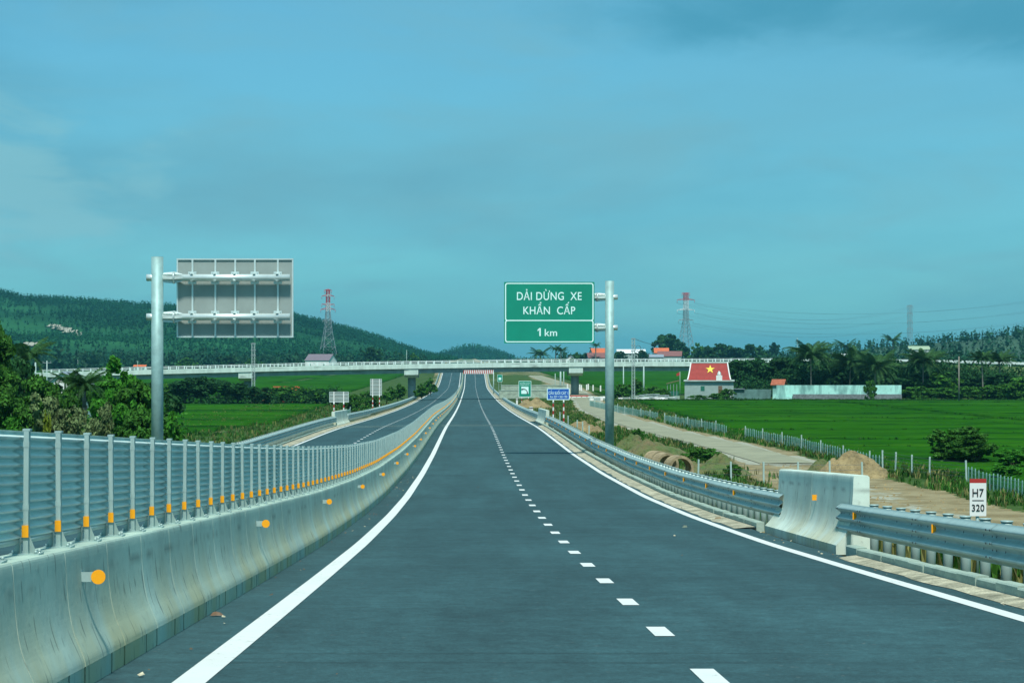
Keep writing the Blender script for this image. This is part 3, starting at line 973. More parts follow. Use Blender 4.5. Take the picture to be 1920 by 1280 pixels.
guard_rail(6.50, 13.2, 37.3, 1, 'nearest three-wave steel guard rail at right, running to the concrete block', 60, 17.4)
guard_rail(6.50, 44.3, 184.5, 1, 'long grey guard rail at right between the near and the far concrete block', 190, 52.0)
guard_rail(6.50, 205.5, 1000, 1, 'far guard rail at right beyond the white concrete block, running under the overpass', 260)
guard_rail(-11.95, 84, 189.5, -1, 'guard rail along the left carriageway on this side of its concrete block', 190)
guard_rail(-11.95, 208.5, 1000, -1, 'guard rail along the left carriageway beyond its concrete block', 260)

# ------------------------------------------------------------ concrete end blocks
def end_block(side, y0, length, label, reflector=False, x0=6.24):
    zb = RZ(y0 + length / 2)
    t = empty('concrete_block', (x0 * 1.0, y0 + length / 2, zb + cross(x0)), label=label, cat='concrete block', group=None)
    hl = length / 2
    prof = [(0, -.05), (0, .11), (.07, .18), (.14, .26), (.20, .36), (.245, .50), (.27, .66), (.285, .85), (.30, 1.05), (.305, 1.27), (.33, 1.30), (.55, 1.30), (.58, 1.27), (.58, -.05)]
    prof = prof[:1] + chaikin(prof[1:11]) + prof[11:]
    prof = [(x * side, z) for x, z in prof]
    if side < 0: prof = prof[::-1]
    sl = RS(y0 + hl)
    for (a, c) in ((-hl, -.012), (.012, hl)):
        b = MB(); n = len(prof)
        b.prism(prof, a, c, 0)
        o = b.build('block_half', M['block'], t, (0, 0, 0), (sl, 0, 0))
    if reflector:
        b = MB(); b.box(.20, .285, -.6, -.588, .80, .905)
        b.build('reflector', M['amber'], t, (0, 0, 0))
    return t
end_block(1, 36.4, 8.8, 'pale concrete barrier block at the right roadside in front, with an orange reflector', True)
end_block(1, 184.5, 21.0, 'white concrete barrier block at right, small with distance, near the blue sign')
end_block(-1, 189.5, 19.0, 'pale concrete barrier block beside the left carriageway under the small sign back', False, -11.75)

# ------------------------------------------------------------ kerbs behind the verge
def kerb(x0, y0, y1, label, side=1):
    t = empty('kerb', (x0, y0, RZ(y0)), label=label, cat='kerb')
    b = MB()
    prof = [(0, -.05), (0, .135), (.02, .155), (.17, .155), (.17, -.05)]
    prof = [(x * side, z) for x, z in prof]
    if side < 0: prof = prof[::-1]
    b.prism(prof, -.49, .49)
    me = b.mesh('kerb_stone', M['kerb'])
    y = y0 + .5; k = 0
    while y < y1:
        link('kerb_stone', me, t, (rng.uniform(-.008, .008), y - y0, RZ(y) + cross(x0) - RZ(y0) + rng.uniform(-.012, .012)),
             (RS(y), 0, rng.uniform(-.006, .006)))
        y += 1.0; k += 1
kerb(6.16, 10.0, 34.6, 'concrete kerb under the nearest guard rail at right')
kerb(6.16, 46.0, 183.5, 'long concrete kerb under the guard rail between the two right blocks')
kerb(-11.77, 96.0, 188.0, 'concrete kerb under the left carriageway guard rail', -1)

# ------------------------------------------------------------ lettering
def text_mesh(s, size, m, depth=.004):
    cu = bpy.data.curves.new('txt', 'FONT')
    cu.body = s; cu.size = size; cu.align_x = 'CENTER'; cu.align_y = 'CENTER'; cu.extrude = depth; cu.offset = size * .007
    cu.space_character = 1.06
    o = bpy.data.objects.new('txt', cu); COL.objects.link(o)
    bpy.context.view_layer.update()
    dg = bpy.context.evaluated_depsgraph_get()
    me = bpy.data.meshes.new_from_object(o.evaluated_get(dg))
    bpy.data.objects.remove(o); bpy.data.curves.remove(cu)
    me.materials.clear(); me.materials.append(m)
    me.name = 'lettering'
    return me
def lettering(s, x, z, width, height, m, parent, y=-.03, small=False):
    """text whose box is width x height, upright in the xz plane facing -y"""
    me = text_mesh(s, 1.0, m, .004)
    co = np.zeros(len(me.vertices) * 3); me.vertices.foreach_get('co', co); co = co.reshape(-1, 3)
    mn_, mx_ = co.min(0), co.max(0)
    sx = width / (mx_[0] - mn_[0]); sz = height / (mx_[1] - mn_[1])
    c = (mn_ + mx_) / 2
    out = np.zeros_like(co)
    out[:, 0] = (co[:, 0] - c[0]) * sx
    out[:, 2] = (co[:, 1] - c[1]) * sz
    out[:, 1] = -co[:, 2]
    me.vertices.foreach_set('co', out.ravel()); me.update()
    if small:
        o = link('lettering', me, parent, (x, y, z)); o['kind'] = 'stuff'; return o
    # one mesh per character: islands whose x ranges overlap belong together
    n = len(me.vertices); par = list(range(n))
    def find(a):
        while par[a] != a: par[a] = par[par[a]]; a = par[a]
        return a
    for p in me.polygons:
        vs = p.vertices; r0 = find(vs[0])
        for v in vs[1:]:
            q = find(v)
            if q != r0: par[q] = r0
    me.calc_loop_triangles()
    isl = {}
    for i in range(n): isl.setdefault(find(i), []).append(i)
    rngs = sorted([(min(out[i, 0] for i in v), max(out[i, 0] for i in v), v) for v in isl.values()], key=lambda t: t[0])
    groups = []
    for a, b_, v in rngs:
        if groups and a < groups[-1][1] - .12 * min(b_ - a, groups[-1][1] - groups[-1][0]): groups[-1][1] = max(groups[-1][1], b_); groups[-1][2] += v
        else: groups.append([a, b_, list(v)])
    for a, b_, v in groups:
        sset = set(v); mp_ = {q: k for k, q in enumerate(v)}
        fs = [tuple(mp_[q] for q in p.vertices) for p in me.polygons if p.vertices[0] in sset]
        m2 = bpy.data.meshes.new('letter'); m2.from_pydata([tuple(out[q]) for q in v], [], fs); m2.materials.append(m); m2.update()
        link('letter', m2, parent, (x, y, z))

def rounded(x0, x1, z0, z1, r, n=5):
    pts = []
    for (cx, cz, a0) in ((x1 - r, z1 - r, 0), (x0 + r, z1 - r, 90), (x0 + r, z0 + r, 180), (x1 - r, z0 + r, 270)):
        for k in range(n + 1):
            a = R(a0 + 90 * k / n); pts.append((cx + r * math.cos(a), cz + r * math.sin(a)))
    return pts
def frame_ring(b, x0, x1, z0, z1, r, t, y, m=0):
    o = rounded(x0, x1, z0, z1, r); i_ = rounded(x0 + t, x1 - t, z0 + t, z1 - t, max(.01, r - t * .6))
    n = len(o)
    for k in range(n):
        k2 = (k + 1) % n
        b.quad((o[k][0], y, o[k][1]), (i_[k][0], y, i_[k][1]), (i_[k2][0], y, i_[k2][1]), (o[k2][0], y, o[k2][1]), m)

# ------------------------------------------------------------ cantilever gantry signs
def gantry_sign(Y, pole_px, pole_top, px0, px1, pyt, pyb, arms, label, facing, tilt=0):
    px = PX(pole_px, Y); zg = G(px, Y)
    t = empty('gantry_sign', (px, Y, zg), label=label, cat='road sign')
    X = lambda p: PX(p, Y) - px
    Z = lambda p: PZ(p, Y) - zg
    rp = .235
    b = MB(); b.tube((0, 0, -.3), (0, 0, Z(pole_top)), rp, n=28); b.tube((0, 0, Z(pole_top)), (0, 0, Z(pole_top) + .015), rp * .96, n=28)
    b.build('pole', M['pole'], t)
    x0, x1, zt, zb = X(px0), X(px1), Z(pyt), Z(pyb)
    s = 1 if facing == 'back' else -1     # back of the panel faces the camera
    ya = -.36 if facing == 'back' else .36
    yp = 0.0
    inner = x0 if abs(x0) < abs(x1) else x1
    outer = x1 if inner == x0 else x0
    sg = 1 if outer > 0 else -1
    for a in arms:
        za = Z(a)
        b = MB()
        b.tube((-sg * .42, ya * 0, za), (-sg * .02, ya * 0, za), .135, n=20)
        b.tube((sg * (rp - .02), 0, za), (outer - sg * .10, 0, za), .135, n=20)
        arm = b.build('arm', M['steel_bright'], t)
        f = MB(); fx = sg * (rp + .42)
        f.tube((fx - .03, 0, za), (fx - .004, 0, za), .24, n=18); f.tube((fx + .004, 0, za), (fx + .03, 0, za), .24, n=18)
        for k in range(6):
            an = R(60 * k + 15); dy, dz = math.cos(an), math.sin(an)
            for (xa, ra, xb, rb_) in ((fx - sg * .42, .20, fx - sg * .03, .235), (fx + sg * .03, .235, fx + sg * .34, .14)):
                c0 = Vector((xa, dy * .13, za + dz * .13)); c1 = Vector((xb, dy * .13, za + dz * .13))
                c2 = Vector((xb, dy * rb_, za + dz * rb_)); c3 = Vector((xa, dy * ra, za + dz * ra))
                w_ = Vector((0, -dz, dy)) * .006
                f.poly([c0 + w_, c1 + w_, c2 + w_, c3 + w_]); f.poly([c3 - w_, c2 - w_, c1 - w_, c0 - w_])
                f.poly([c3 + w_, c2 + w_, c2 - w_, c3 - w_])
        for k in range(8):
            an = R(45 * k); f.tube((fx - .06, math.cos(an) * .2, za + math.sin(an) * .2), (fx + .06, math.cos(an) * .2, za + math.sin(an) * .2), .016, n=6)
        f.build('flange', M['steel_bright'], arm)
    if facing == 'back':
        y_sheet = .30
        b = MB(); b.box(x0, x1, y_sheet, y_sheet + .02, zb, zt); b.build('sign_panel', M['steel_dull'], t)
        b = MB(); tt = .045
        b.box(x0 - .01, x0 + tt, y_sheet - .05, y_sheet + .024, zb + .003, zt - .003); b.box(x1 - tt, x1 + .01, y_sheet - .05, y_sheet + .024, zb + .003, zt - .003)
        b.box(x0 - .013, x1 + .013, y_sheet - .055, y_sheet + .027, zt - tt, zt + .01); b.box(x0 - .013, x1 + .013, y_sheet - .055, y_sheet + .027, zb - .01, zb + tt)
        b.build('edge_frame', M['steel_bright'], t)
        for fx in (.135, .332, .503, .672, .87):
            xx = x0 + (x1 - x0) * fx
            b = MB(); b.box(xx - .035, xx + .035, y_sheet - .09, y_sheet - .002, zb + .05, zt - .05); st = b.build('stiffener', M['steel_bright'], t)
            c = MB()
            for a in arms:
                za = Z(a)
                for dz in (.19, -.19):
                    c.box(xx - .16, xx + .16, y_sheet - .17, y_sheet - .095, za + dz - .05, za + dz + .05)
                    for sx in (-.11, .11): c.tube((xx + sx, y_sheet - .30, za + dz), (xx + sx, y_sheet - .1, za + dz), .015, n=6)
                c.box(xx - .05, xx + .05, -.16, y_sheet - .12, za + .136, za + .150); c.box(xx - .05, xx + .05, -.16, y_sheet - .12, za - .150, za - .136)
            c.build('clamp', M['steel_bright'], st)
    else:
        ys = -.30
        b = MB(); b.box(x0, x1, ys - .02, ys, zb, zt); pn = b.build('sign_panel', M['sign_green'], t)
        b = MB(); b.box(x0 + .02, x1 - .02, ys + .001, ys + .05, zb + .02, zt - .02); b.build('panel_back', M['steel_dull'], t)
        H = zt - zb; zm = zb + H * .372
        b = MB(); frame_ring(b, x0 + .05, x1 - .05, zm - .025, zt - .05, .12, .055, ys - .024)
        frame_ring(b, x0 + .05, x1 - .05, zb + .05, zm + .025, .12, .055, ys - .028); b.build('border', M['sign_white'], pn)
        W = x1 - x0
        def tx(s, pxa, pxb, pya, pyb):
            xa, xb = X(pxa), X(pxb); za, zc = Z(pya), Z(pyb)
            lettering(s, (xa + xb) / 2, (za + zc) / 2, xb - xa, abs(za - zc), M['sign_white'], pn, ys - .027)
        tx('D\u1ea2I D\u1eeaNG  XE', 969, 1090, 542.5, 563)
        tx('KH\u1ea8N  C\u1ea4P', 981, 1078, 566.5, 589.5)
        b = MB(); xa, xb, za, zc = X(1007.2), X(1013.6), Z(630), Z(615); yf = ys - .028; st_ = .075
        b.quad((xb - st_, yf, za), (xb, yf, za), (xb, yf, zc), (xb - st_, yf, zc)); b.quad((xa, yf, zc - .115), (xa + .03, yf, zc - .17), (xb - st_, yf, zc - .085), (xb - st_, yf, zc))
        b.build('letter', M['sign_white'], pn)
        tx('km', 1021, 1044, 617, 630)
    # anchor plate
    b = MB(); b.tube((0, 0, .0), (0, 0, .04), .45, n=20); b.build('base_plate', M['steel'], t)
    return t

gantry_sign(83.5, 295, 482, 330, 548.5, 484.5, 632, (520.5, 594), 'tall left pole holding the back of a big grey sign panel', 'back')
gantry_sign(112, 1143, 527, 945, 1114, 529, 643.5, (557, 614), 'tall right pole with green sign about the emergency stopping strip, 1 km', 'front')

# ------------------------------------------------------------ smaller road signs
def striped_post(parent, x, z0, z1, n=7, r=.055, ph=0):
    b = MB(); L = (z1 - z0) / n
    for k in range(n):
        b.tube((x, .05, z0 + k * L), (x, .05, z0 + (k + 1) * L), r, n=10, m=(k + ph) % 2, cap=(k in (0, n - 1)))
    b.build('post', [M['white'], M['red']], parent)
# blue bridge-name board
def rect_sign(name, Y, px0, px1, py0, py1, label, back=False, face='sign_blue', posts=(.25, .8), stripe=True, group=None, nst=9):
    cx = PX((px0 + px1) / 2, Y); z = G(cx, Y)
    t = empty(name, (cx, Y, z), label=label, cat='road sign', group=group)
    w2 = PX(px1, Y) - cx; z1 = PZ(py0, Y) - z; z0 = PZ(py1, Y) - z
    W = 2 * w2
    b = MB(); b.box(-w2, w2, -.012, .0, z0, z1); pn = b.build('sign_panel', M['steel_dull'] if back else M[face], t)
    if back:
        b = MB(); tt = .05
        b.box(-w2, w2, -.05, -.014, z1 - tt, z1); b.box(-w2, w2, -.05, -.014, z0, z0 + tt)
        b.box(-w2, -w2 + tt, -.046, -.014, z0 + tt, z1 - tt); b.box(w2 - tt, w2, -.046, -.014, z0 + tt, z1 - tt)
        b.build('edge_frame', M['steel_bright'], t)
        for k in ((.33, .7) if z1 - z0 < 1.3 else (.18, .4, .62, .84)):
            b = MB(); zz = z0 + (z1 - z0) * k; b.box(-w2 + tt, w2 - tt, -.045, -.015, zz - .03, zz + .03); b.build('cross_rail', M['steel_bright'], t)
    else:
        b = MB(); frame_ring(b, -w2 + .0, w2 - .0, z0 + .0, z1 - .0, .05, .06, -.016); b.build('border', M['sign_white'], pn)
    for p in posts:
        x = -w2 + W * p
        if back:
            b = MB(); b.box(x - .05, x + .05, -.13, -.052, z0 - .002, z1); b.build('post_top', M['white'], t)
        o0 = -.4
        b = MB(); n = nst; L = (z0 - o0) / n
        for k in range(n):
            b.tube((x, .06 if not back else -.09, o0 + k * L), (x, .06 if not back else -.09, o0 + (k + 1) * L), .065, n=10, m=(k % 2), cap=(k in (0, n - 1)))
        b.build('post', [M['white'], M['red']] if stripe else M['steel'], t)
    return t, pn, w2, z0, z1
t, pn, w2, z0, z1 = rect_sign('bridge_name_sign', 180, 1025.5, 1068, 727.5, 749.5, 'blue sign with white lettering on two red and white striped posts', posts=(.28, .74))
H = z1 - z0
lettering('C\u1ea6U SU\u1ed0I C\u00c1T 1', 0.0, z0 + H * .66, w2 * 1.72, H * .40, M['sign_white'], pn, -.02, small=True)
lettering('Km 327 + 365 1781', .04, z0 + H * .27, w2 * 1.5, H * .20, M['sign_white'], pn, -.02, small=True)
# green emergency-call board
t, pn, w2, z0, z1 = rect_sign('emergency_call_sign', 333, 972.5, 996, 714, 744, 'green sign with a black telephone handset on a white square', face='sign_green', posts=(.25, .78), nst=7)
H = z1 - z0
lettering('KH\u1ea8N C\u1ea4P', 0, z0 + H * .87, w2 * 1.5, H * .13, M['sign_white'], pn, -.02, small=True)
lettering('EMERGENCY', 0, z0 + H * .73, w2 * 1.4, H * .055, M['sign_white'], pn, -.02, small=True)
b = MB(); b.box(-w2 * .58, w2 * .58, -.020, -.0135, z0 + H * .2, z0 + H * .64); b.build('symbol_plate', M['sign_white'], pn)
b = MB()
pts = []
for k in range(9):
    a = R(120 - 12.5 * k * 1.3); pts.append((-w2 * .33 + w2 * .62 * math.cos(a) + .1, -.03, z0 + H * .26 + w2 * .62 * math.sin(a)))
b.path(pts, [.10, .085, .06, .05, .05, .05, .06, .085, .10], n=8); b.build('handset_symbol', M['black'], pn)
# tiny green sign further on
t, pn, w2, z0, z1 = rect_sign('direction_sign', 560, 932.5, 942, 702, 715.5, 'small distant green sign with a white symbol beside the far guard rail', face='sign_green', posts=(.3, .75), stripe=False)
b = MB(); b.box(-w2 * .5, w2 * .5, -.03, -.0135, z0 + (z1 - z0) * .25, z0 + (z1 - z0) * .6); b.build('symbol_plate', M['sign_white'], pn)
# backs of two signs facing the other carriageway
rect_sign('sign_back', 212, 617.5, 654, 734, 754, 'low wide back of a sign on two striped posts beyond the left guard rail', back=True, posts=(.24, .74))
rect_sign('sign_back', 290, 694, 716, 710, 741, 'tall back of a sign with four rails on striped posts at far left', back=True, posts=(.22, .80))
# kilometre plate
Y = 30.3; cx = PX(1833.5, Y); z = RZ(Y) - .15
t = empty('kilometre_plate', (cx, Y, z), label='white plate with red top reading H7 over 320 behind the guard rail', cat='marker plate')
w2 = PX(1849, Y) - cx; z1 = PZ(897, Y) - z; z0 = PZ(967, Y) - z; H = z1 - z0
b = MB(); b.box(-w2, w2, -.01, .0, z0, z1 - H * .115, 0); b.box(-w2, w2, -.01, .0, z1 - H * .115, z1, 1); pn = b.build('plate', [M['white'], M['red']], t)
b = MB(); b.tube((0, .03, -.2), (0, .03, z1 - .05), .025, n=10); b.build('post', M['steel'], t)
lettering('H7', 0, z0 + H * .625, w2 * 1.36, H * .215, M['black'], pn, -.014)
lettering('320', 0, z0 + H * .225, w2 * 1.5, H * .185, M['black'], pn, -.014)
b = MB(); b.box(-w2 * .70, w2 * .70, -.013, -.0105, z0 + H * .405, z0 + H * .43); b.build('line', M['black'], pn)

# white marker stones beside the far rail
for px, py, Y, lab in ((1000 - 32, 768, 250, 'white marker stone left of the striped posts of the handset sign'), (994, 768, 262, 'white marker stone in front of the handset sign, close to the rail'),
                  (966, 752, 330, 'small round-topped white stone left of the handset sign')):
    X = PX(px, Y); X = max(X, 7.2); zt = PZ(py - 4, Y); z = G(X, Y)
    b = MB(); h = max(.7, zt - z + .1); b.box(-.14, .14, -.08, .08, -.1, h - .1); b.tube((0, -.08, h - .12), (0, .08, h - .12), .14, n=12)
    o = b.build('marker_stone', M['white'], None, (X, Y, z)); tag(o, lab, 'marker stone')

# ------------------------------------------------------------ foliage
def leaves(gen, centers, radii, n, size, flat=.0, aspect=1.6):
    """n leaf quads gathered in clumps; centers (k,3), radii (k,3)"""
    k = len(centers)
    vol = np.array([r[0] * r[1] for r in radii]); p = vol / vol.sum()
    ci = gen.choice(k, n, p=p)
    C = np.array(centers)[ci]; Rr = np.array(radii)[ci]
    d = gen.normal(size=(n, 3)); d /= np.linalg.norm(d, axis=1)[:, None]
    rad = (gen.random(n) ** .45)[:, None]
    P = C + d * Rr * rad
    # orientation: leaning outward and upward
    nrm = d * .8 + gen.normal(size=(n, 3)) * .55 + np.array([0, 0, .5])
    nrm /= np.linalg.norm(nrm, axis=1)[:, None]
    a = np.cross(nrm, gen.normal(size=(n, 3))); a /= np.linalg.norm(a, axis=1)[:, None]
    b = np.cross(nrm, a)
    s = size * (.6 + .8 * gen.random(n))[:, None]
    L = a * s * aspect * .5; W = b * s * .5
    droop = np.array([0, 0, -1]) * s * .18
    V = np.stack([P - L, P + W * .9 + droop * 0, P + L + droop, P - W * .9], 1).reshape(-1, 3)
    Q = np.arange(n * 4).reshape(n, 4)
    return V, Q

def crown_blobs(gen, w, h, k, z0, spread=.62, sub=.40, low=False):
    """sub-crowns in an uneven ellipsoid standing on z0"""
    cs, rs = [], []
    for i in range(k):
        while True:
            u = gen.uniform(-1, 1, 3)
            q = np.linalg.norm(u)
            if .25 < q < 1: break
        c = u * np.array([w / 2, w / 2, h / 2]) * spread * (1.0 / max(q, .6))**.5
        if low: c[2] = (gen.random() ** .8 * .80 - .45) * h; f_ = 1 - .35 * max(0, c[2] / h + .1); c[0] *= f_ * 1.15; c[1] *= f_ * 1.15
        cs.append((c[0], c[1], z0 + h / 2 + c[2]))
        r = gen.uniform(.65, 1.15) * sub
        rs.append((w * r * .5, w * r * .5, h * r * .45))
    return cs, rs

def tree_meshes(seed, H, W, trunk_h, leaf, n, k=16, clumps=None, lm='leaf_dark', shape=1.0, sub=.40):
    gen = np.random.default_rng(seed)
    ch = H - trunk_h
    cs, rs = crown_blobs(gen, W, ch, k, trunk_h, sub=sub, low=trunk_h < .5)
    # clumps inside each sub-crown
    c2, r2 = [], []
    m = clumps or 7
    for c, r in zip(cs, rs):
        for j in range(m):
            d = gen.normal(size=3); d /= np.linalg.norm(d); d[2] = d[2] * .8 + .15
            f = gen.uniform(.55, 1.0)
            c2.append((c[0] + d[0] * r[0] * f, c[1] + d[1] * r[1] * f, c[2] + d[2] * r[2] * f))
            q = gen.uniform(.22, .42); r2.append((r[0] * q, r[1] * q, r[2] * q * .85))
    V, Q = leaves(gen, c2, r2, n, leaf)
    V[:, 2] = np.maximum(V[:, 2], .05)
    crown = np_mesh('crown', V, Q, M[lm])
    b = MB(); rt = max(.06, H * .018)
    bend = gen.normal(size=2) * H * .02
    top = (bend[0], bend[1], trunk_h + ch * .35)
    b.path([(0, 0, -.4), (bend[0] * .4, bend[1] * .4, trunk_h * .5), (bend[0] * .8, bend[1] * .8, trunk_h), top], [rt * 1.3, rt, rt * .85, rt * .5], n=8)
    for i in range(min(9, k)):
        c = cs[i]
        b.path([(bend[0] * .7, bend[1] * .7, trunk_h * gen.uniform(.7, 1.05)), ((c[0]) * .5, c[1] * .5, (c[2] + trunk_h) * .5 + .1 * ch), c], [rt * .45, rt * .28, rt * .1], n=5)
    return crown, b.mesh('trunk', M['bark'])

def place_tree(ms, name, X, Y, label, cat='tree', group=None, rz=None, sc=1.0, z=None, sz=None):
    crown, trunk = ms
    t = empty(name, (X, Y, G(X, Y) if z is None else z), rng.uniform(0, 6.28) if rz is None else rz, label, cat, group)
    t.scale = (sc, sc, sz if sz else sc)
    link('trunk', trunk, t); link('crown', crown, t)
    return t

# palms: curved trunk and feathered fronds, every frond a part
def frond_mesh(L, droop, lift, seed, m='leaf_palm', wd=.55):
    gen = np.random.default_rng(seed); V = []; F = []
    N = 15; pts = []
    for k in range(N + 1):
        t = k / N
        pts.append(np.array([L * (t - .12 * droop * t * t), 0, lift * L * t * (1.1 - t * .2) - droop * L * t ** 2.1]))
    for k in range(N):
        p, q = pts[k], pts[k + 1]; i = len(V); w_ = .035 * (1 - k / N) + .012
        V += [p + [0, -w_, 0], p + [0, w_, 0], q + [0, w_, 0], q + [0, -w_, 0]]; F.append((i, i + 1, i + 2, i + 3))
        t = (k + .5) / N; ll = 1.25 * wd * math.sin(math.pi * min(1, .12 + t * .92)) ** .6 * L * .36
        for s in (-1, 1):
            for j in range(3):
                a = p + (q - p) * ((j + .3) / 3); e = gen.normal(size=3) * .06
                tip = a + np.array([ll * .45, s * ll, -ll * .42]) + e * ll
                c = p + (q - p) * ((j + 1.15) / 3); i = len(V)
                V += [a, c, (c + tip) / 2 + [0, 0, .03], tip]; F.append((i, i + 1, i + 2, i + 3))
    return np_mesh('frond', np.array(V), np.array(F), M[m])
FR = [frond_mesh(3.2, .42, .62, 1), frond_mesh(3.0, .62, .45, 2), frond_mesh(2.8, .85, .25, 3), frond_mesh(2.6, .30, .95, 4)]
def palm(X, Y, H, label, n=17, fl=1.0, lean=.0, seed=1, group='coconut palms around the compound', thin=.13):
    g = random.Random(seed)
    t = empty('palm_tree', (X, Y, G(X, Y)), 0, label, 'palm', group)
    b = MB(); pts = []; top = None
    for k in range(7):
        u = k / 6; pts.append((lean * H * u * u, 0, -.3 + (H + .3) * u))
    b.path(pts, [thin * (1.25 - .45 * k / 6) for k in range(7)], n=8); b.build('trunk', M['palm_bark'], t)
    top = pts[-1]
    for k in range(n):
        kind = 3 if k % 4 == 0 else (k % 3)
        s = fl * g.uniform(.85, 1.15)
        o = link('frond', FR[kind], t, top, (g.uniform(-.15, .15), g.uniform(-.2, .15), 2 * math.pi * (k * .382 + g.uniform(-.03, .03))), (s, s, s))
    b = MB()
    for k in range(5):
        a = k * 1.26; b.tube((top[0] + .18 * math.cos(a), .18 * math.sin(a), top[2] - .32), (top[0] + .2 * math.cos(a), .2 * math.sin(a), top[2] - .06), .12, .09, n=7)
    b.build('fruit_cluster', M['leaf_mid'], t)
    return t

# hill and far-forest cover: small tree-like bundles, one mesh
def forest_mesh(name, pts, hts, m, quads=9, seed=3, slim=.5, qs=1.0):
    gen = np.random.default_rng(seed); n = len(pts)
    P = np.repeat(np.array(pts), quads, 0); H = np.repeat(np.array(hts), quads)
    t = np.tile((np.arange(quads) + .5) / quads, n) + gen.normal(size=n * quads) * .06
    r = slim * H * (.22 + .6 * np.sin(np.pi * np.clip(t, 0, 1)) ** .8) * .5
    a = gen.random(n * quads) * 6.283
    C = P + np.stack([np.cos(a) * r * gen.random(n * quads), np.sin(a) * r * gen.random(n * quads), H * (.12 + .85 * t)], 1)
    N = n * quads
    nrm = np.stack([np.cos(a) * .6, np.sin(a) * .6, np.full(N, .55)], 1) + gen.normal(size=(N, 3)) * .5
    nrm /= np.linalg.norm(nrm, axis=1)[:, None]
    u = np.cross(nrm, gen.normal(size=(N, 3))); u /= np.linalg.norm(u, axis=1)[:, None]
    v = np.cross(nrm, u); s = (H * .34 * (1.15 - t * .75))[:, None] * (.7 + .6 * gen.random(N))[:, None] * (.5 + slim)
    s = np.maximum(s * qs, .05)
    V = np.stack([C - u * s * .5, C + v * s * .42, C + u * s * .5, C - v * s * .42], 1).reshape(-1, 3)
    return np_mesh(name, V, np.arange(N * 4).reshape(N, 4), M[m])

# ------------------------------------------------------------ hills
def hill(name, Yr, prof, front, back, m, seed, ntree, th, lm, nxc=90, label=None, clear=0.15):
    pxs = [a for a, b_ in prof]; pys = [b_ for a, b_ in prof]
    X0, X1 = PX(pxs[0], Yr), PX(pxs[-1], Yr)
    def ridge(x):
        return float(np.interp(x, [PX(a, Yr) for a in pxs], [PZ(c, Yr) for c in pys]))
    def hz(x, y):
        v = (y - (Yr - front)) / front if y < Yr else 1 - (y - Yr) / back
        v = max(0, min(1, v)); r = ridge(x) - 2.5
        n = mn.fractal(Vector((x * .0045, y * .0045, seed)), .9, 2.1, 4)
        n2 = mn.fractal(Vector((x * .018, y * .018, seed + 4)), .9, 2.1, 4)
        k = v ** .85 * (1 + .75 * n * (1 - v) ** .7)
        return max(-1.0, 2.0 + (r - 2) * min(1, k) + n2 * 2.5 * min(1, v * 3) * (1 - .6 * v))
    xs = np.linspace(X0, X1, nxc); ys = np.concatenate([np.linspace(Yr - front, Yr, 46), np.linspace(Yr, Yr + back, 8)[1:]])
    o = link(name, grid_mesh(name, xs, ys, hz, M[m])); tag(o, kind='structure')
    gen = random.Random(seed); pts = []; hts = []
    while len(pts) < ntree:
        x = gen.uniform(X0, X1); y = Yr - front * gen.random() ** 1.25 if gen.random() < .90 else Yr + gen.uniform(-20, 30)
        n = mn.noise(Vector((x * .006, y * .004, seed + 9)))
        if n < -.25 + clear * 0 and gen.random() < .75 and y < Yr - 60: continue
        h = th * gen.uniform(.55, 1.25) * (1 + .5 * n)
        pts.append((x, y, hz(x, y) - .3)); hts.append(h)
    o = link('forest', forest_mesh('forest', pts, hts, lm, seed=int(seed)), None); tag(o, kind='stuff')
    return hz
M['hill_ground'] = mat('hill_scrub', (.010, .058, .030), rough=.95, var=.4, ns=.006, hue=(.022, .095, .036), spec=.0, bump=.8, bs=.12, bdist=3)
M['hill_light'] = mat('terraced_scrub', (.014, .055, .026), rough=.95, var=.3, ns=.02, hue=(.032, .085, .040), scale=(.3, 1, 1), bump=.8, bs=.2, bdist=2)
hill_z = hill('hill', 2300, [(-420, 540), (-200, 520), (-60, 532), (0, 549), (40, 560), (100, 563), (170, 566), (230, 569), (300, 574), (400, 578), (480, 582), (540, 588), (600, 604), (650, 618), (700, 632), (750, 648), (800, 664), (860, 676)], 900, 500, 'hill_ground', 3.0, 20000, 6.8, 'leaf_hill')
hill('distant_hill', 3400, [(810, 676), (850, 662), (872, 656), (900, 656), (930, 663), (960, 676)], 300, 300, 'hill_ground', 11.0, 900, 11, 'leaf_hill', nxc=30)
M['bare_hill'] = mat('bare_hillside', (.17, .15, .12), rough=.95, var=.2, ns=.01)
o = link('bare_hill', grid_mesh('bare_hill', np.linspace(PX(800, 4400), PX(890, 4400), 24), np.linspace(4300, 4600, 10),
     lambda x, y: 2 + max(0, 17 * math.exp(-((x - PX(842, 4400)) / 24) ** 2) * math.exp(-((y - 4400) / 80) ** 2)), M['bare_hill'])); tag(o, kind='structure')
hill('right_hill', 1500, [(1340, 668), (1400, 664), (1480, 660), (1560, 655), (1620, 648), (1700, 640), (1790, 633), (1860, 625), (1920, 618), (2050, 604), (2400, 590)], 560, 400, 'hill_light', 21.0, 1900, 6.5, 'leaf_far')

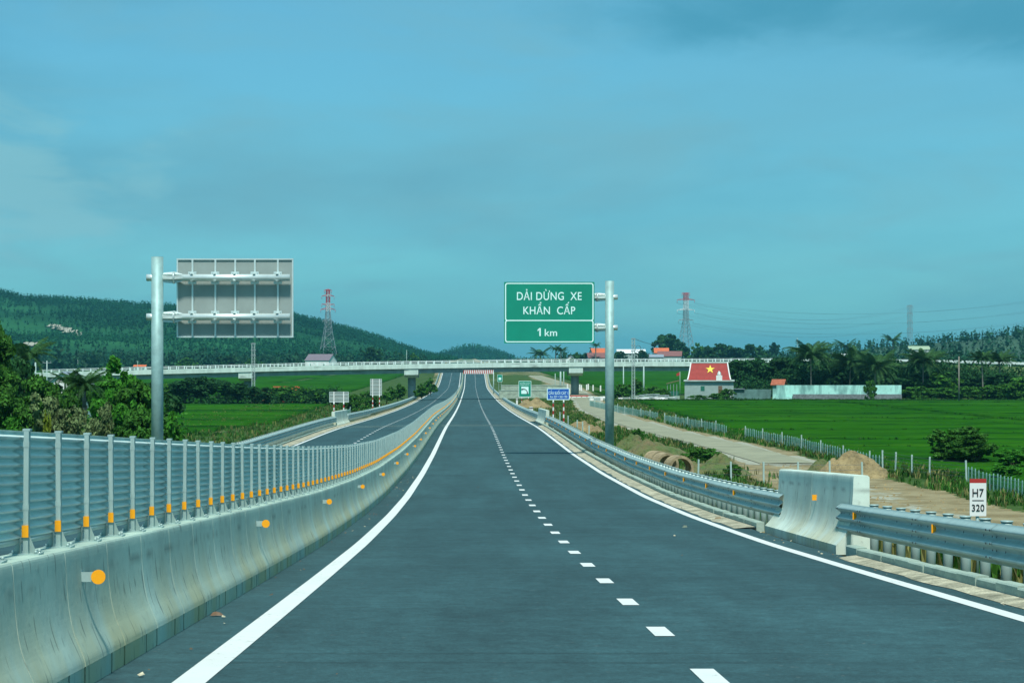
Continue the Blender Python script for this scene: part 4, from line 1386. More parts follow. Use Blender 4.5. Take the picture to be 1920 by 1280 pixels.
# landslip scars on the left hill are pale rock
M['rock'] = mat('bare_rock', (.30, .30, .24), rough=.95, var=.3, ns=.05)
def scar(pts, wd, seed):
    b = MB(); g = random.Random(seed)
    for (pa, ya), (pb, yb_) in zip(pts[:-1], pts[1:]):
        for k in range(9):
            u = (k + g.random()) / 9; px = pa + (pb - pa) * u; py = ya + (yb_ - ya) * u + g.uniform(-1.2, 1.2)
            best = min((abs(PZ(py, Y) - hill_z(PX(px, Y), Y)), Y) for Y in range(1500, 2300, 12))[1]
            X = PX(px, best); z = hill_z(X, best) + 1.6; s_ = g.uniform(.6, 1.4) * wd
            b.poly([(X - s_ * 1.6, best - 6, z - 1.2), (X + s_ * 1.4, best - 7, z - 1.4), (X + s_ * 1.9, best + 5, z + .9), (X - s_, best + 6, z + 1.1)])
    o = b.build('rock_scar', M['rock']); tag(o, kind='structure')
scar([(96, 613), (118, 619), (134, 624), (148, 630)], 1.7, 1)
scar([(34, 645), (52, 648), (66, 647)], 1.5, 2)
# ------------------------------------------------------------ overpass
OY = 455.0
_rx = [60, 75, 160, 300, 560, 760, 960, 1140, 1380, 1500]
_ry = [694, 693, 690.5, 687, 680.5, 677, 674, 672.7, 672, 672]
def ztop(X): return float(np.interp(X, [PX(a, OY) for a in _rx], [PZ(c, OY) for c in _ry]))
ov = empty('overpass', (0, OY, 0), label='long pale concrete overpass with white railings crossing the whole picture', cat='bridge')
XL, XR = PX(78, OY), PX(1485, OY)
W_ = 9.5
nseg = 41; xs = np.linspace(XL, XR, nseg + 1)
piers = [PX(p, OY) for p in (150, 460, 771, 1080, 1388)]
def slab(name, zt_, zb_, y0, y1, m, xs=xs, par=ov):
    b = MB()
    for a, c in zip(xs[:-1], xs[1:]):
        za, zc = ztop(a), ztop(c)
        i = len(b.v)
        b.v += [(a, y0, za - zb_), (c, y0, zc - zb_), (c, y0, zc - zt_), (a, y0, za - zt_), (a, y1, za - zb_), (c, y1, zc - zb_), (c, y1, zc - zt_), (a, y1, za - zt_)]
        for f in ((0, 1, 2, 3), (5, 4, 7, 6), (3, 2, 6, 7), (1, 0, 4, 5)):
            b.f.append(tuple(i + j for j in f)); b.m.append(0); b.sm.append(False)
    i0, i1 = 0, len(b.v) - 8
    b.f.append((0, 3, 7, 4)); b.m.append(0); b.sm.append(False)
    b.f.append((i1 + 1, i1 + 5, i1 + 6, i1 + 2)); b.m.append(0); b.sm.append(False)
    return b.build(name, M[m], par)
slab('parapet', .64, 1.62, -.02, .24, 'bridge')
slab('parapet', .64, 1.62, W_ - .24, W_ + .02, 'bridge')
slab('deck', 1.40, 1.66, .245, W_ - .245, 'bridge')
edges = [XL] + piers + [XR]
for a, c in zip(edges[:-1], edges[1:]):
    xx = np.linspace(a + .06, c - .06, 9)
    for yy in (.75, 2.7, 4.7, 6.6, 8.4):
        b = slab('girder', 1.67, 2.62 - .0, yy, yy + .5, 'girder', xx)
M['rail_white'] = mat('white_bridge_railing', (.62, .74, .72), rough=.5, var=.05)
b = MB(); b.box(-.09, .09, -.07, .07, 0, .62); b.box(-.11, .11, -.09, .09, .62, .66); rp_ = b.mesh('railing_post', M['rail_white'])
X = XL + .3
while X < XR:
    for yy in (.11, W_ - .11):
        link('railing_post', rp_, ov, (X, yy, ztop(X) - .645))
    X += 1.70
for yy in (.11, W_ - .11):
    for dz in (.06, .34):
        b = MB(); pts = [(x, yy, ztop(x) - dz) for x in xs]
        b.path(pts, .05, n=6); b.build('railing_bar', M['rail_white'], ov)
for X in piers:
    zc = ztop(X) - 1.68; zg = min(G(X, OY), zc - 2) if abs(X) > 15 else G(X, OY + 4)
    b = MB()
    b.xprism([(.15, zc - .003), (.15, zc - 1.25), (W_ * .3, zc - 1.9), (W_ * .7, zc - 1.9), (W_ - .15, zc - 1.25), (W_ - .15, zc - .003)], X - 1.5, X + 1.5)
    b.build('pier_cap', M['bridge'], ov)
    b = MB()
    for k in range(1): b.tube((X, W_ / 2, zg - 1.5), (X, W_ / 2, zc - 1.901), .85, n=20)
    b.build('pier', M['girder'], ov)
# abutments and the approach road at the right
b = MB(); b.box(XR, XR + 1.2, .0, W_, 0, ztop(XR) - .65); b.build('abutment', M['bridge'], ov)
b = MB(); b.box(XL - 1.2, XL, .0, W_, 0, ztop(XL) - .65); b.build('abutment', M['bridge'], ov)
# clearance board
b = MB(); xa, xb = PX(868.5, OY - .4), PX(925, OY - .4); za, zb_ = PZ(700.6, OY - .4), PZ(693.6, OY - .4)
n = 32
for k in range(n):
    u0, u1 = xa + (xb - xa) * k / n, xa + (xb - xa) * (k + 1) / n
    sh = .1
    i = len(b.v)
    b.v += [(u0, -.4, za), (u1, -.4, za), (u1 + sh, -.4, zb_), (u0 + sh, -.4, zb_), (u0, -.34, za), (u1, -.34, za), (u1 + sh, -.34, zb_), (u0 + sh, -.34, zb_)]
    for f in ((0, 1, 2, 3), (5, 4, 7, 6), (3, 2, 6, 7), (1, 0, 4, 5)):
        b.f.append(tuple(i + j for j in f)); b.m.append(k % 2); b.sm.append(False)
for k in (.1, .5, .9):
    x = xa + (xb - xa) * k; b.box(x - .05, x + .05, -.338, .70, zb_ - .35, zb_ - .25, 2)
o = b.build('clearance_board', [M['red'], M['white'], M['steel']], None, (0, OY, 0)); tag(o, 'red and white striped height board hanging under the overpass', 'warning board')
# approach embankment to the right of the bridge, with its guard rail
ax = [PX(p, OY) for p in (1485, 1600, 1750, 1850, 1960, 2200)]; az = [PZ(p, OY) for p in (678, 679, 680, 683, 686, 692)]
def apz(x): return float(np.interp(x, ax, az))
b = MB(); xs2 = np.linspace(ax[0] + 1.3, ax[-1], 40)
for a, c in zip(xs2[:-1], xs2[1:]):
    za, zc = apz(a) - .3, apz(c) - .3; ga = 1.2
    b.quad((a, -7, ga), (c, -7, ga), (c, 0, zc), (a, 0, za)); b.quad((a, 0, za), (c, 0, zc), (c, W_, zc), (a, W_, za)); b.quad((a, W_, za), (c, W_, zc), (c, W_ + 8, ga), (a, W_ + 8, ga))
M['bank'] = mat('embankment_soil_and_grass', (.02, .068, .018), rough=.95, var=.4, ns=.10, hue=(.055, .095, .03), detail=7, bump=.8, bs=.6, bdist=.4)
o = b.build('embankment', M['bank'], None, (0, OY, 0)); tag(o, kind='structure')
t = empty('guard_rail', (0, OY, 0), label='thin pale guard rail on the embankment at far right behind the palms', cat='guard rail')
b = MB()
for a, c in zip(xs2[:-1], xs2[1:]):
    za, zc = apz(a), apz(c)
    i = len(b.v); b.v += [(a, .3, za + .15), (c, .3, zc + .15), (c, .3, zc + .68), (a, .3, za + .68), (a, .36, za + .15), (c, .36, zc + .15), (c, .36, zc + .68), (a, .36, za + .68)]
    for f in ((0, 1, 2, 3), (5, 4, 7, 6), (3, 2, 6, 7), (1, 0, 4, 5)): b.f.append(tuple(i + j for j in f)); b.m.append(0); b.sm.append(False)
b.build('rail_beam', M['rail_white'], t)
b = MB(); b.tube((0, 0, -.9), (0, 0, .6), .08, n=8); pm_ = b.mesh('post', M['rail_white'])
for x in np.arange(xs2[0] + 1, xs2[-1], 4): link('post', pm_, t, (x, .5, apz(x)))

# ------------------------------------------------------------ rice fields
def bank_row(x, y):
    yy = y + 4.5 * mn.noise(Vector((x * .016, y * .012, 0))) + (9 if (x // 46) % 2 else 0)
    k = int(yy // 27); return yy % (27 if k % 3 else 19)
def rice(x0, x1, y0, y1, zoff, cx=2.0, cy=2.0, clip=None):
    """paddies parted by grass banks; returns vertex arrays of the raised canopy"""
    nx = int((x1 - x0) / cx) + 1; ny = int((y1 - y0) / cy) + 1
    xs = np.linspace(x0, x1, nx); ys = np.linspace(y0, y1, ny)
    V = np.zeros((ny, nx, 3)); keep = np.ones((ny - 1, nx - 1), bool)
    for j, y in enumerate(ys):
        for i, x in enumerate(xs):
            V[j, i] = (x, y, fieldz(x, y) + zoff + .09 * mn.noise(Vector((x * .5, y * .5, 2))) + .05 * nr.normal())
    for j in range(ny - 1):
        for i in range(nx - 1):
            x, y = xs[i] + cx / 2, ys[j] + cy / 2
            row = bank_row(x, y)
            colm = (x + 3 * mn.noise(Vector((x * .01, y * .02, 7)))) % 64
            if row < 1.9 or colm < 1.6: keep[j, i] = False
            if clip and not clip(x, y): keep[j, i] = False
    idx = np.arange(nx * ny).reshape(ny, nx)
    q = np.stack([idx[:-1, :-1], idx[:-1, 1:], idx[1:, 1:], idx[1:, :-1]], -1)[keep]
    return V.reshape(-1, 3), q
def rice_obj(x0, x1, y0, y1, clip=None, cx=2.0, cy=2.0):
    V, q = rice(x0, x1, y0, y1, .34, cx, cy, clip)
    # skirt: drop the borders so the canopy has thickness
    key = {}
    for f in q:
        for a, b_ in zip(f, np.roll(f, -1)):
            k_ = (min(a, b_), max(a, b_)); key[k_] = key.get(k_, []) + [(a, b_)]
    Vl = [tuple(v) for v in V]; Q = [tuple(f) for f in q]
    for k_, e in key.items():
        if len(e) == 1:
            a, b_ = e[0]; i = len(Vl)
            Vl += [(Vl[a][0], Vl[a][1], Vl[a][2] - .45), (Vl[b_][0], Vl[b_][1], Vl[b_][2] - .45)]
            Q.append((b_, a, i, i + 1))
    o = link('rice_field', np_mesh('rice_field', np.array(Vl), np.array(Q), M['rice'], True)); tag(o, kind='stuff')
def clipR(x, y):
    if y < 420 and x < srx(y) + 6.5 + (3 if y > 240 else 0): return False
    if 386 < y < 470 : return False
    if y > 395 and y < 520 and x < 34: return False
    return True
rice_obj(24, 130, 112, 410, clipR)
rice_obj(24, 260, 470, 1140, lambda x, y: x > srx(min(y, 860)) + 7, 5, 5)
rice_obj(-150, -26, 150, 388, lambda x, y: x < -26 - 10 * sstep(300, 200, y), 2, 2)
rice_obj(-260, -30, 395, 1140, lambda x, y: not (446 < y < 474), 5, 5)

# ------------------------------------------------------------ roadside grass
def tufts(name, pts, h, m, seed, blades=5, wd=.03):
    gen = np.random.default_rng(seed); n = len(pts)
    P = np.repeat(np.array(pts), blades, 0); N = len(P)
    hh = h * gen.uniform(.5, 1.25, N); a = gen.random(N) * 6.283; ln = gen.uniform(.1, .6, N)
    off = gen.normal(size=(N, 2)) * .07
    base = P + np.concatenate([off, np.zeros((N, 1))], 1)
    side = np.stack([-np.sin(a), np.cos(a), np.zeros(N)], 1) * wd * (h / .3)
    tip = base + np.stack([np.cos(a) * ln * hh, np.sin(a) * ln * hh, hh], 1)
    mid = base * .45 + tip * .55 + np.stack([np.zeros(N), np.zeros(N), hh * .12], 1)
    V = np.stack([base - side, base + side, mid + side * .8, mid - side * .8, tip - side * .15, tip + side * .15], 1).reshape(-1, 3)
    i = np.arange(N)[:, None] * 6
    Q = np.concatenate([i + np.array([[0, 1, 2, 3]]), i + np.array([[3, 2, 5, 4]])], 0)
    o = link(name, np_mesh(name, V, Q, M[m])); tag(o, kind='stuff'); return o
g = random.Random(5); P1 = []; P2 = []; P3 = []
for k in range(120000):
    y = 20 + 380 * g.random() ** 1.7; side = g.random()
    if side < .72: x = g.uniform(6.75, 40)
    else: x = -g.uniform(12.8, 40)
    s = soil_mask(x, y)[0] if x > 0 else .25
    n = mn.noise(Vector((x * .5, y * .3, 4)))
    if x > 0 and x > srx(y) - 3 and x < srx(y) + 3: continue
    if x > srx(y) + 8.5 and y > 120: continue
    if x < 7.4 and x > 0:
        if n > -.1 and g.random() < .25: P2.append((x, y, G(x, y)))
        continue
    if s > .6 and g.random() > .10: continue
    if n + g.uniform(-.3, .3) > -.05: (P1 if g.random() < .8 else P2).append((x, y, G(x, y)))
tufts('grass', P1, .34, 'grass_leaf', 1); tufts('dry_grass', P2, .42, 'grass_dry', 2, blades=6, wd=.022)
# taller weeds on the paddy banks
for k in range(90000):
    y = g.uniform(110, 410); x = g.uniform(26, 130)
    row = bank_row(x, y)
    if row < 2.0 and g.random() < .48 + .45 * mn.noise(Vector((x * .08, y * .1, 3))): P3.append((x, y, G(x, y)))
for k in range(60000):
    y = g.uniform(160, 388); x = -g.uniform(28, 120)
    row = bank_row(x, y)
    if row < 2.0 and g.random() < .48 + .45 * mn.noise(Vector((x * .08, y * .1, 3))): P3.append((x, y, G(x, y)))
for k in range(6000):
    y = g.uniform(386, 399); x = g.uniform(26, 125); P3.append((x, y, G(x, y)))
tufts('bank_weeds', P3, .36, 'weed_leaf', 3, blades=5, wd=.075)

# loose gravel at the near right
gen = np.random.default_rng(9)
b = MB()
for k in range(1500):
    y = g.uniform(30, 150); x = g.uniform(9, 27); s = g.uniform(.03, .11); z = G(x, y)
    if soil_mask(x, y)[0] < .5: continue
    b.poly([(x - s, y - s, z), (x + s, y - s * .6, z), (x + s * .3, y, z + s * 1.1)]); b.poly([(x + s, y - s * .6, z), (x + s * .4, y + s, z), (x + s * .3, y, z + s * 1.1)]); b.poly([(x - s, y - s, z), (x + s * .3, y, z + s * 1.1), (x + s * .4, y + s, z)])
o = b.build('gravel', M['soil']); tag(o, kind='stuff')
# shrivelled leaves, grit and scraps along the barrier foot and verge
b = MB()
for k in range(120):
    y = 13 + 90 * g.random() ** 1.6
    x = g.choice([g.uniform(-2.62, -2.2), g.uniform(-2.62, -2.3), g.uniform(5.6, 6.1), g.uniform(-2, 5.5) if g.random() < .25 else g.uniform(5.65, 6.1)])
    s = g.uniform(.008, .03); z = RZ(y) + .012; a = g.uniform(0, 3.14)
    c, s2 = math.cos(a) * s, math.sin(a) * s
    b.poly([(x - c, y - s2, z), (x + s2, y - c, z + s * .3), (x + c, y + s2, z + s * .8), (x - s2, y + c, z + s * .2)], m=g.choice((0, 0, 1, 2)))
o = b.build('grit', [M['sand'], M['bark'], M['door_brown']]); tag(o, kind='stuff')
def scrap(x, y, s, m, label, cat, seed):
    gg = random.Random(seed); b = MB(); top = (0, 0, s * .7); ring = []
    for k in range(9):
        a = k * .698; r = s * gg.uniform(.6, 1.3); ring.append((r * math.cos(a), r * .7 * math.sin(a), s * gg.uniform(0, .12)))
    ring2 = [(p[0] * .6, p[1] * .6, s * gg.uniform(.35, .75)) for p in ring]
    for k in range(9):
        k2 = (k + 1) % 9; b.quad(ring[k], ring[k2], ring2[k2], ring2[k]); b.poly([ring2[k], ring2[k2], top])
    o = b.build('litter', M[m], None, (x, y, RZ(y) + .008)); tag(o, label, cat)
scrap(PX(1285, 46.5), 46.5, .065, 'revet', 'small grey crumpled scrap lying on the asphalt of the right lane', 'litter', 1)
scrap(PX(1283, 46.9), 46.9, .05, 'black', 'dark bit beside the grey scrap on the right lane', 'litter', 7)
scrap(PX(405, 21.6), 21.6, .06, 'door_brown', 'dark brown rag at the foot of the median barrier', 'litter', 2)
scrap(5.93, 51.0, .09, 'pipe', 'brown stone on the sandy verge by the near concrete block', 'stone', 3)

# ------------------------------------------------------------ heaps of soil
M['scrub_soil'] = mat('scrubby_soil', (.22, .17, .085), rough=.95, var=.3, ns=.9, hue=(.045, .10, .022), bump=1.0, bs=4, speck=.3, bdist=.15, detail=7)
def heap(px, py_base, Y, w, h, label, seed, d=None, m='soil'):
    X = PX(px, Y); d = d or w * .8; n = 26
    b = MB(); z = G(X, Y) - .15; V = []
    for j in range(n + 1):
        for i in range(n + 1):
            u, v = i / n * 2 - 1, j / n * 2 - 1
            r = math.sqrt(u * u + v * v)
            k = max(0, 1 - r ** 1.5) ; k *= 1 + .5 * mn.fractal(Vector((u * 2.2 + seed, v * 2.2, seed)), .8, 2, 4)
            V.append((u * w / 2, v * d / 2, h * k + .05 * mn.noise(Vector((u * 9, v * 9, seed)))*h - (.3 if r > .97 else 0)))
    idx = np.arange((n + 1) ** 2).reshape(n + 1, n + 1)
    q = np.stack([idx[:-1, :-1], idx[:-1, 1:], idx[1:, 1:], idx[1:, :-1]], -1).reshape(-1, 4)
    o = link('soil_heap', np_mesh('soil_heap', np.array(V), q, M[m], False), None, (X, Y, z)); tag(o, label, 'soil heap')
heap(1600, 0, 134, 5.2, 1.75, 'highest pointed heap of ochre soil, right of the service road behind the near block', 1)
heap(1545, 0, 136, 3.6, 1.0, 'low scrubby soil heap just left of the pointed one', 12, m='scrub_soil')
heap(1092, 0, 212, 5.4, 1.2, 'smooth ochre soil heap left of the tall sign pole', 2)
heap(1000, 0, 330, 7.5, 1.6, 'flat ochre soil heap below the handset sign', 3)
heap(1185, 0, 172, 3.6, 1.3, 'small soil heap directly right of the tall sign pole', 4, m='scrub_soil')
heap(1225, 0, 160, 6.5, 1.3, 'wide brown soil heap left of the dark scrub by the service road', 5, m='scrub_soil')
heap(1340, 0, 136, 5.5, 1.2, 'broken brown soil heap above the concrete pipe rings', 6, m='scrub_soil')

# ------------------------------------------------------------ concrete pipe rings
def ring(X, Y, z, r, L, rz, label):
    b = MB(); n = 26; rows = [(r, -L / 2), (r, L / 2), (r * .80, L / 2), (r * .80, -L / 2)]
    for k in range(n):
        a0, a1 = 2 * math.pi * k / n, 2 * math.pi * (k + 1) / n
        for i in range(4):
            (r0, y0), (r1, y1) = rows[i], rows[(i + 1) % 4]
            b.quad((r0 * math.cos(a0), y0, r0 * math.sin(a0)), (r0 * math.cos(a1), y0, r0 * math.sin(a1)), (r1 * math.cos(a1), y1, r1 * math.sin(a1)), (r1 * math.cos(a0), y1, r1 * math.sin(a0)))
    o = b.build('pipe_ring', M['pipe'], None, (X, Y, z), (0, 0, rz)); tag(o, label, 'concrete pipe'); o['group'] = 'concrete pipe rings below the road'
for px, py, Y, r, L, rz, lab in ((1272, 878, 110, .68, 1.0, .22, 'right one of the brown concrete pipe rings, seen open end on'),
                                 (1246, 871, 113.5, .64, .9, .30, 'middle concrete pipe ring, half behind the right one'),
                                 (1231, 866, 117, .62, .9, .42, 'left concrete pipe ring, tipped over behind the others')):
    ring(PX(px, Y), Y, PZ(py, Y), r, L, rz, lab)
# the spoil shelf the rings rest on
b = MB()
X0, Y0 = PX(1256, 112), 112.5; zt = PZ(903, 110)
n = 16; ringp = []
for k in range(n):
    a = 2 * math.pi * k / n; ringp.append((math.cos(a), math.sin(a)))
lo = [(X0 + 4.2 * c, Y0 + 6.5 * s_, G(X0 + 4.2 * c, Y0 + 6.5 * s_) - .3) for c, s_ in ringp]
hi = [(X0 + 2.2 * c, Y0 + 4.3 * s_, zt - .05 + .1 * mn.noise(Vector((c * 3, s_ * 3, 1)))) for c, s_ in ringp]
for k in range(n):
    b.quad(lo[k], lo[(k + 1) % n], hi[(k + 1) % n], hi[k])
b.poly(hi)
M['turf'] = mat('rough_turf', (.045, .095, .022), rough=.95, var=.4, ns=.8, hue=(.10, .12, .04), bump=.6, bs=4, bdist=.1)
o = b.build('spoil_bank', M['turf']); tag(o, kind='structure')

# ------------------------------------------------------------ wire and picket fences
pk = MB(); pk.box(-.03, .03, -.03, .03, -.1, 1.0); pkm = pk.mesh('post', M['picket'])
pk2 = MB(); pk2.box(-.05, .05, -.05, .05, -.1, 1.35); pkm2 = pk2.mesh('post', M['pale_post'])
pk3 = MB(); pk3.box(-.045, .045, -.045, .045, -.1, 1.25); pkm3 = pk3.mesh('post', M['pale_post'])
def fence(pts, step, h, label, mesh, group=None, net=True, wires=4, big=0):
    P = []
    for (x0, y0), (x1, y1) in zip(pts[:-1], pts[1:]):
        L = math.hypot(x1 - x0, y1 - y0); n = max(1, int(L / step))
        for k in range(n): P.append((x0 + (x1 - x0) * k / n, y0 + (y1 - y0) * k / n))
    P.append(pts[-1])
    P = [(x, y, G(x, y)) for x, y in P]
    x0, y0, z0 = P[0]
    t = empty('fence', (x0, y0, z0), label=label, cat='fence', group=group)
    for k, (x, y, z) in enumerate(P):
        link('post', pkm3 if big and k % big == 0 else mesh, t, (x - x0, y - y0, z - z0), (rng.uniform(-.03, .03), rng.uniform(-.03, .03), 0), (1, 1, h * rng.uniform(.95, 1.05)))
    b = MB()
    hh = h * (1.0 if mesh is pkm else 1.35)
    for w_ in range(wires):
        zz = hh * (w_ + .6) / wires * .95
        for a, c in zip(P[:-1], P[1:]):
            b.tube((a[0] - x0, a[1] - y0, a[2] - z0 + zz), (c[0] - x0, c[1] - y0, c[2] - z0 + zz), .007 if net else .010, n=3, cap=False)
    if net:
        for a, c in zip(P[:-1], P[1:]):
            for q in range(1, 6):
                u = q / 6; xx, yy, zz = [a[i] + (c[i] - a[i]) * u for i in range(3)]
                b.tube((xx - x0, yy - y0, zz - z0 + .05), (xx - x0, yy - y0, zz - z0 + hh * .9), .006, n=3, cap=False)
    b.build('netting' if net else 'wires', M['mesh_green'] if net else M['wire'], t)
    return t
gl = 'picket fences along the service road'
fence([(PX(1106, 350), 350), (PX(1165, 300), 300), (PX(1233, 262), 262)], 1.0, .95, 'farthest low grey-green netting fence right of the service road, behind the tall pole', pkm, gl, big=9)
fence([(PX(1246, 250), 250), (PX(1290, 232), 232), (PX(1362, 208), 208)], 1.0, .95, 'middle grey-green picket fence between the service road and the rice', pkm, gl, big=9)
fence([(PX(1397, 199), 199), (PX(1480, 178), 178), (PX(1570, 156), 156), (PX(1655, 141), 141)], 1.0, .95, 'grey-green picket fence behind the highest soil heap', pkm, gl, big=9)
fence([(PX(1816, 126), 126), (PX(1870, 119), 119), (PX(1960, 108), 108)], .8, 1.0, 'nearest grey-green picket fence, at the right edge behind the H7 plate', pkm, gl)
fence([(PX(1655, 140.5), 140.5), (PX(1679, 139), 139), (PX(1743, 132), 132), (PX(1812, 127), 127)], 3.2, 1.0, 'sparse wire fence linking two picket fences by the green bank', pkm2, None, net=False, wires=6)
fence([(PX(1309, 128), 128), (PX(1371, 127), 127), (PX(1432, 126.5), 126.5), (PX(1496, 126), 126), (PX(1556, 126), 126), (PX(1617, 126), 126)], 2.4, 1.0, 'sparse post and wire fence across the bare soil behind the near block', pkm2, None, net=False, wires=4)
fence([(PX(1050, 196), 196), (PX(1082, 185), 185), (PX(1104, 170), 170)], 5.5, .95, 'few thin posts on the grassy slope right of the blue sign', pkm2, None, net=False, wires=2)
fence([(-17.5, 118), (-17.8, 150), (-18, 195), (-18, 260), (-18.5, 330)], 1.3, .95, 'long netting fence on the slope beyond the left guard rail', pkm, None, big=10)

# ------------------------------------------------------------ pylons and poles
def lattice(b, p0, w0, p1, w1, n, r, m=0, x=True):
    """square lattice mast section"""
    p0 = Vector(p0); p1 = Vector(p1); prev = None
    cs = [(-1, -1), (1, -1), (1, 1), (-1, 1)]
    tt = [0.0]; 
    for k in range(n): tt.append(tt[-1] + (1.0 if abs(w0 - w1) < .3 * w0 else (1 + (n - k) * (w0 / max(w1, .1) - 1) / n * .6)))
    T = tt[-1]
    for k in range(n + 1):
        u = tt[k] / T; c = p0.lerp(p1, u); w_ = (w0 + (w1 - w0) * u) / 2
        cur = [c + Vector((a * w_, d * w_, 0)) for a, d in cs]
        if prev:
            for i in range(4):
                b.tube(prev[i], cur[i], r, n=4, m=m, cap=False)
                j = (i + 1) % 4
                b.tube(prev[i], cur[j], r * .6, n=3, m=m, cap=False)
                b.tube(prev[j], cur[i], r * .6, n=3, m=m, cap=False)
                b.tube(cur[i], cur[j], r * .55, n=3, m=m, cap=False)
        prev = cur
def pylon(px, Y, py_top, sections, arms, label, zbase=None, r=.19):
    """sections: (py_lo, w_lo_px, py_hi, w_hi_px, n, mat); arms: (py, half px, mat)"""
    X = PX(px, Y); k = Y / FPX; z = fieldz(X, Y) if zbase is None else zbase
    t = empty('pylon', (X, Y, z), .35, label, 'electricity pylon')
    for (pl, wl, ph, wh, n, m) in sections:
        b = MB(); zl = max(0, PZ(pl, Y) - z); lattice(b, (0, 0, zl), wl * k, (0, 0, PZ(ph, Y) - z), wh * k, n, r)
        b.build('lattice_section', M[m], t)
    for (pa, hp, m, up) in arms:
        b = MB(); za = PZ(pa, Y) - z; L = hp * k
        for s in (-1, 1):
            for d in (-.6, .6):
                b.tube((0, d, za), (s * L, 0, za), r * .8, n=4); b.tube((0, d, za + up * k), (s * L, 0, za), r * .7, n=4)
            for q in (.3, .6):
                b.tube((s * L * q, 0, za), (s * L * q, 0, za + up * k * (1 - q)), r * .5, n=3)
            b.tube((s * L, 0, za), (s * L, 0, za - 2.2), .13, n=5)
        b.build('cross_arm', M[m], t)
    return t
pylon(615, 1500, 543, [(690, 34, 622, 13, 4, 'pylon_grey'), (622, 13, 584, 7, 5, 'pylon_grey'), (584, 7, 568, 6, 3, 'pylon_white'), (568, 6, 556, 6, 2, 'pylon_red'), (556, 6, 552, 6, 1, 'pylon_white'), (552, 6, 543, 6, 2, 'pylon_red')],
      [(580, 14, 'pylon_red', 4), (570, 12, 'pylon_red', -3), (555, 12, 'pylon_red', 4), (544, 7, 'pylon_red', 2), (601, 10, 'pylon_grey', 3)], 'tall left pylon with two red bands, standing behind the white house')
pylon(1286, 1500, 549, [(690, 26, 640, 20, 3, 'pylon_grey'), (640, 20, 600, 8, 5, 'pylon_grey'), (600, 8, 581, 7, 4, 'pylon_grey'), (581, 7, 563, 7, 3, 'pylon_white'), (563, 7, 549, 7, 3, 'pylon_red')],
      [(562, 18, 'pylon_red', 3), (549.5, 8, 'pylon_red', -2), (581, 18, 'pylon_white', 3), (600, 15, 'pylon_grey', 3)], 'tall right pylon with red and white top above the trees', r=.17)
pylon(1706, 2100, 572, [(690, 10, 632, 7, 5, 'pylon_grey'), (632, 7, 572, 6, 12, 'pylon_grey')],
      [(574, 7, 'pylon_grey', 2), (588, 6, 'pylon_grey', 2), (602, 6, 'pylon_grey', 2), (616, 6, 'pylon_grey', 2)], 'slim grey pylon on the right hill, farthest of the pylons', r=.13)
# overhead lines
def wire(a, c, sag, label, r=.05, n=24):
    b = MB(); a = Vector(a); c = Vector(c); pts = []
    for k in range(n + 1):
        u = k / n; p = a.lerp(c, u); p.z -= 4 * sag * u * (1 - u); pts.append(p)
    b.path(pts, r, n=4); o = b.build('power_line', M['wire']); tag(o, label, 'power line', 'high-voltage lines of the right pylons'); return o
for (pyA, pyB, dx) in ((563, 575, 18), (582, 589, 18), (601, 603, 15)):
    for s in (-1, 1):
        A = (PX(1286, 1500) + s * dx * .36, 1500, PZ(pyA, 1500) - 2); B = (PX(1706, 2100) + s * 3, 2100, PZ(pyB, 2100) - 1)
        wire(A, B, 12, '%s high-voltage line on the %s side between the red-topped and the slim pylon' % ({563: 'top', 582: 'middle', 601: 'bottom'}[pyA], 'left' if s < 0 else 'right'), r=.04)
        wire(A, (PX(2250 if s > 0 else 2300, 1250), 1250, PZ(pyA - 62, 1250)), 16, '%s %s high-voltage line from the red-topped pylon towards the right picture edge' % ('nearer' if s > 0 else 'farther', {563: 'top', 582: 'middle', 601: 'bottom'}[pyA]), r=.032)
def ladder_pole(px, Y, py0, py1, label, w=9, arm=None):
    X = PX(px, Y); k = Y / FPX; z = PZ(py1, Y) ; z = min(z, G(X, Y))
    t = empty('utility_mast', (X, Y, z), label=label, cat='utility mast')
    b = MB(); H = PZ(py0, Y) - z; ww = w * k / 2
    for s in (-1, 1):
        b = MB(); b.box(s * ww - .055, s * ww + .055, -.055, .055, -.2, H); b.build('leg', M['pale_post'], t)
    b = MB(); n = int(H / (ww * 2.4))
    for q in range(n):
        z0, z1 = H * q / n, H * (q + 1) / n
        b.tube((-ww, 0, z0), (ww, 0, z1), .028, n=4); b.tube((ww, 0, z0), (-ww, 0, z1), .028, n=4); b.tube((-ww, 0, z1), (ww, 0, z1), .035, n=4)
    b.build('bracing', M['pylon_grey'], t)
    b = MB()
    for zz in (H - .2, H - 1.4, H - 2.4): b.box(-ww * 1.7, ww * 1.7, -.08, .08, zz, zz + .14)
    b.build('cross_arm', M['pylon_grey'], t)
    return t, H, X, z
t, H, X, z = ladder_pole(1187.5, 395, 634, 716, 'double-legged utility mast with cross arms right of the tall sign pole', w=5.2)
b = MB()
pts = [(.3, 0, H - 2.2)] + [(.9 + .5 * math.cos(a), 0, H - 1.9 + .55 * math.sin(a)) for a in np.linspace(3.6, -2.3, 14)] + [(1.6, 0, H - 2.6), (1.9, 0, H - 1.8)]
b.path(pts, .035, n=4); b.build('jumper_wire', M['wire'], t)
wire((X + .3, 395, z + H - .1), (PX(1245, 640), 640, PZ(644, 640)), .6, 'cable stretching from the double-legged mast towards the big tree', r=.05)
ladder_pole(475, 400, 643, 724, 'double-legged utility mast in front of the overpass at left', w=5.5)
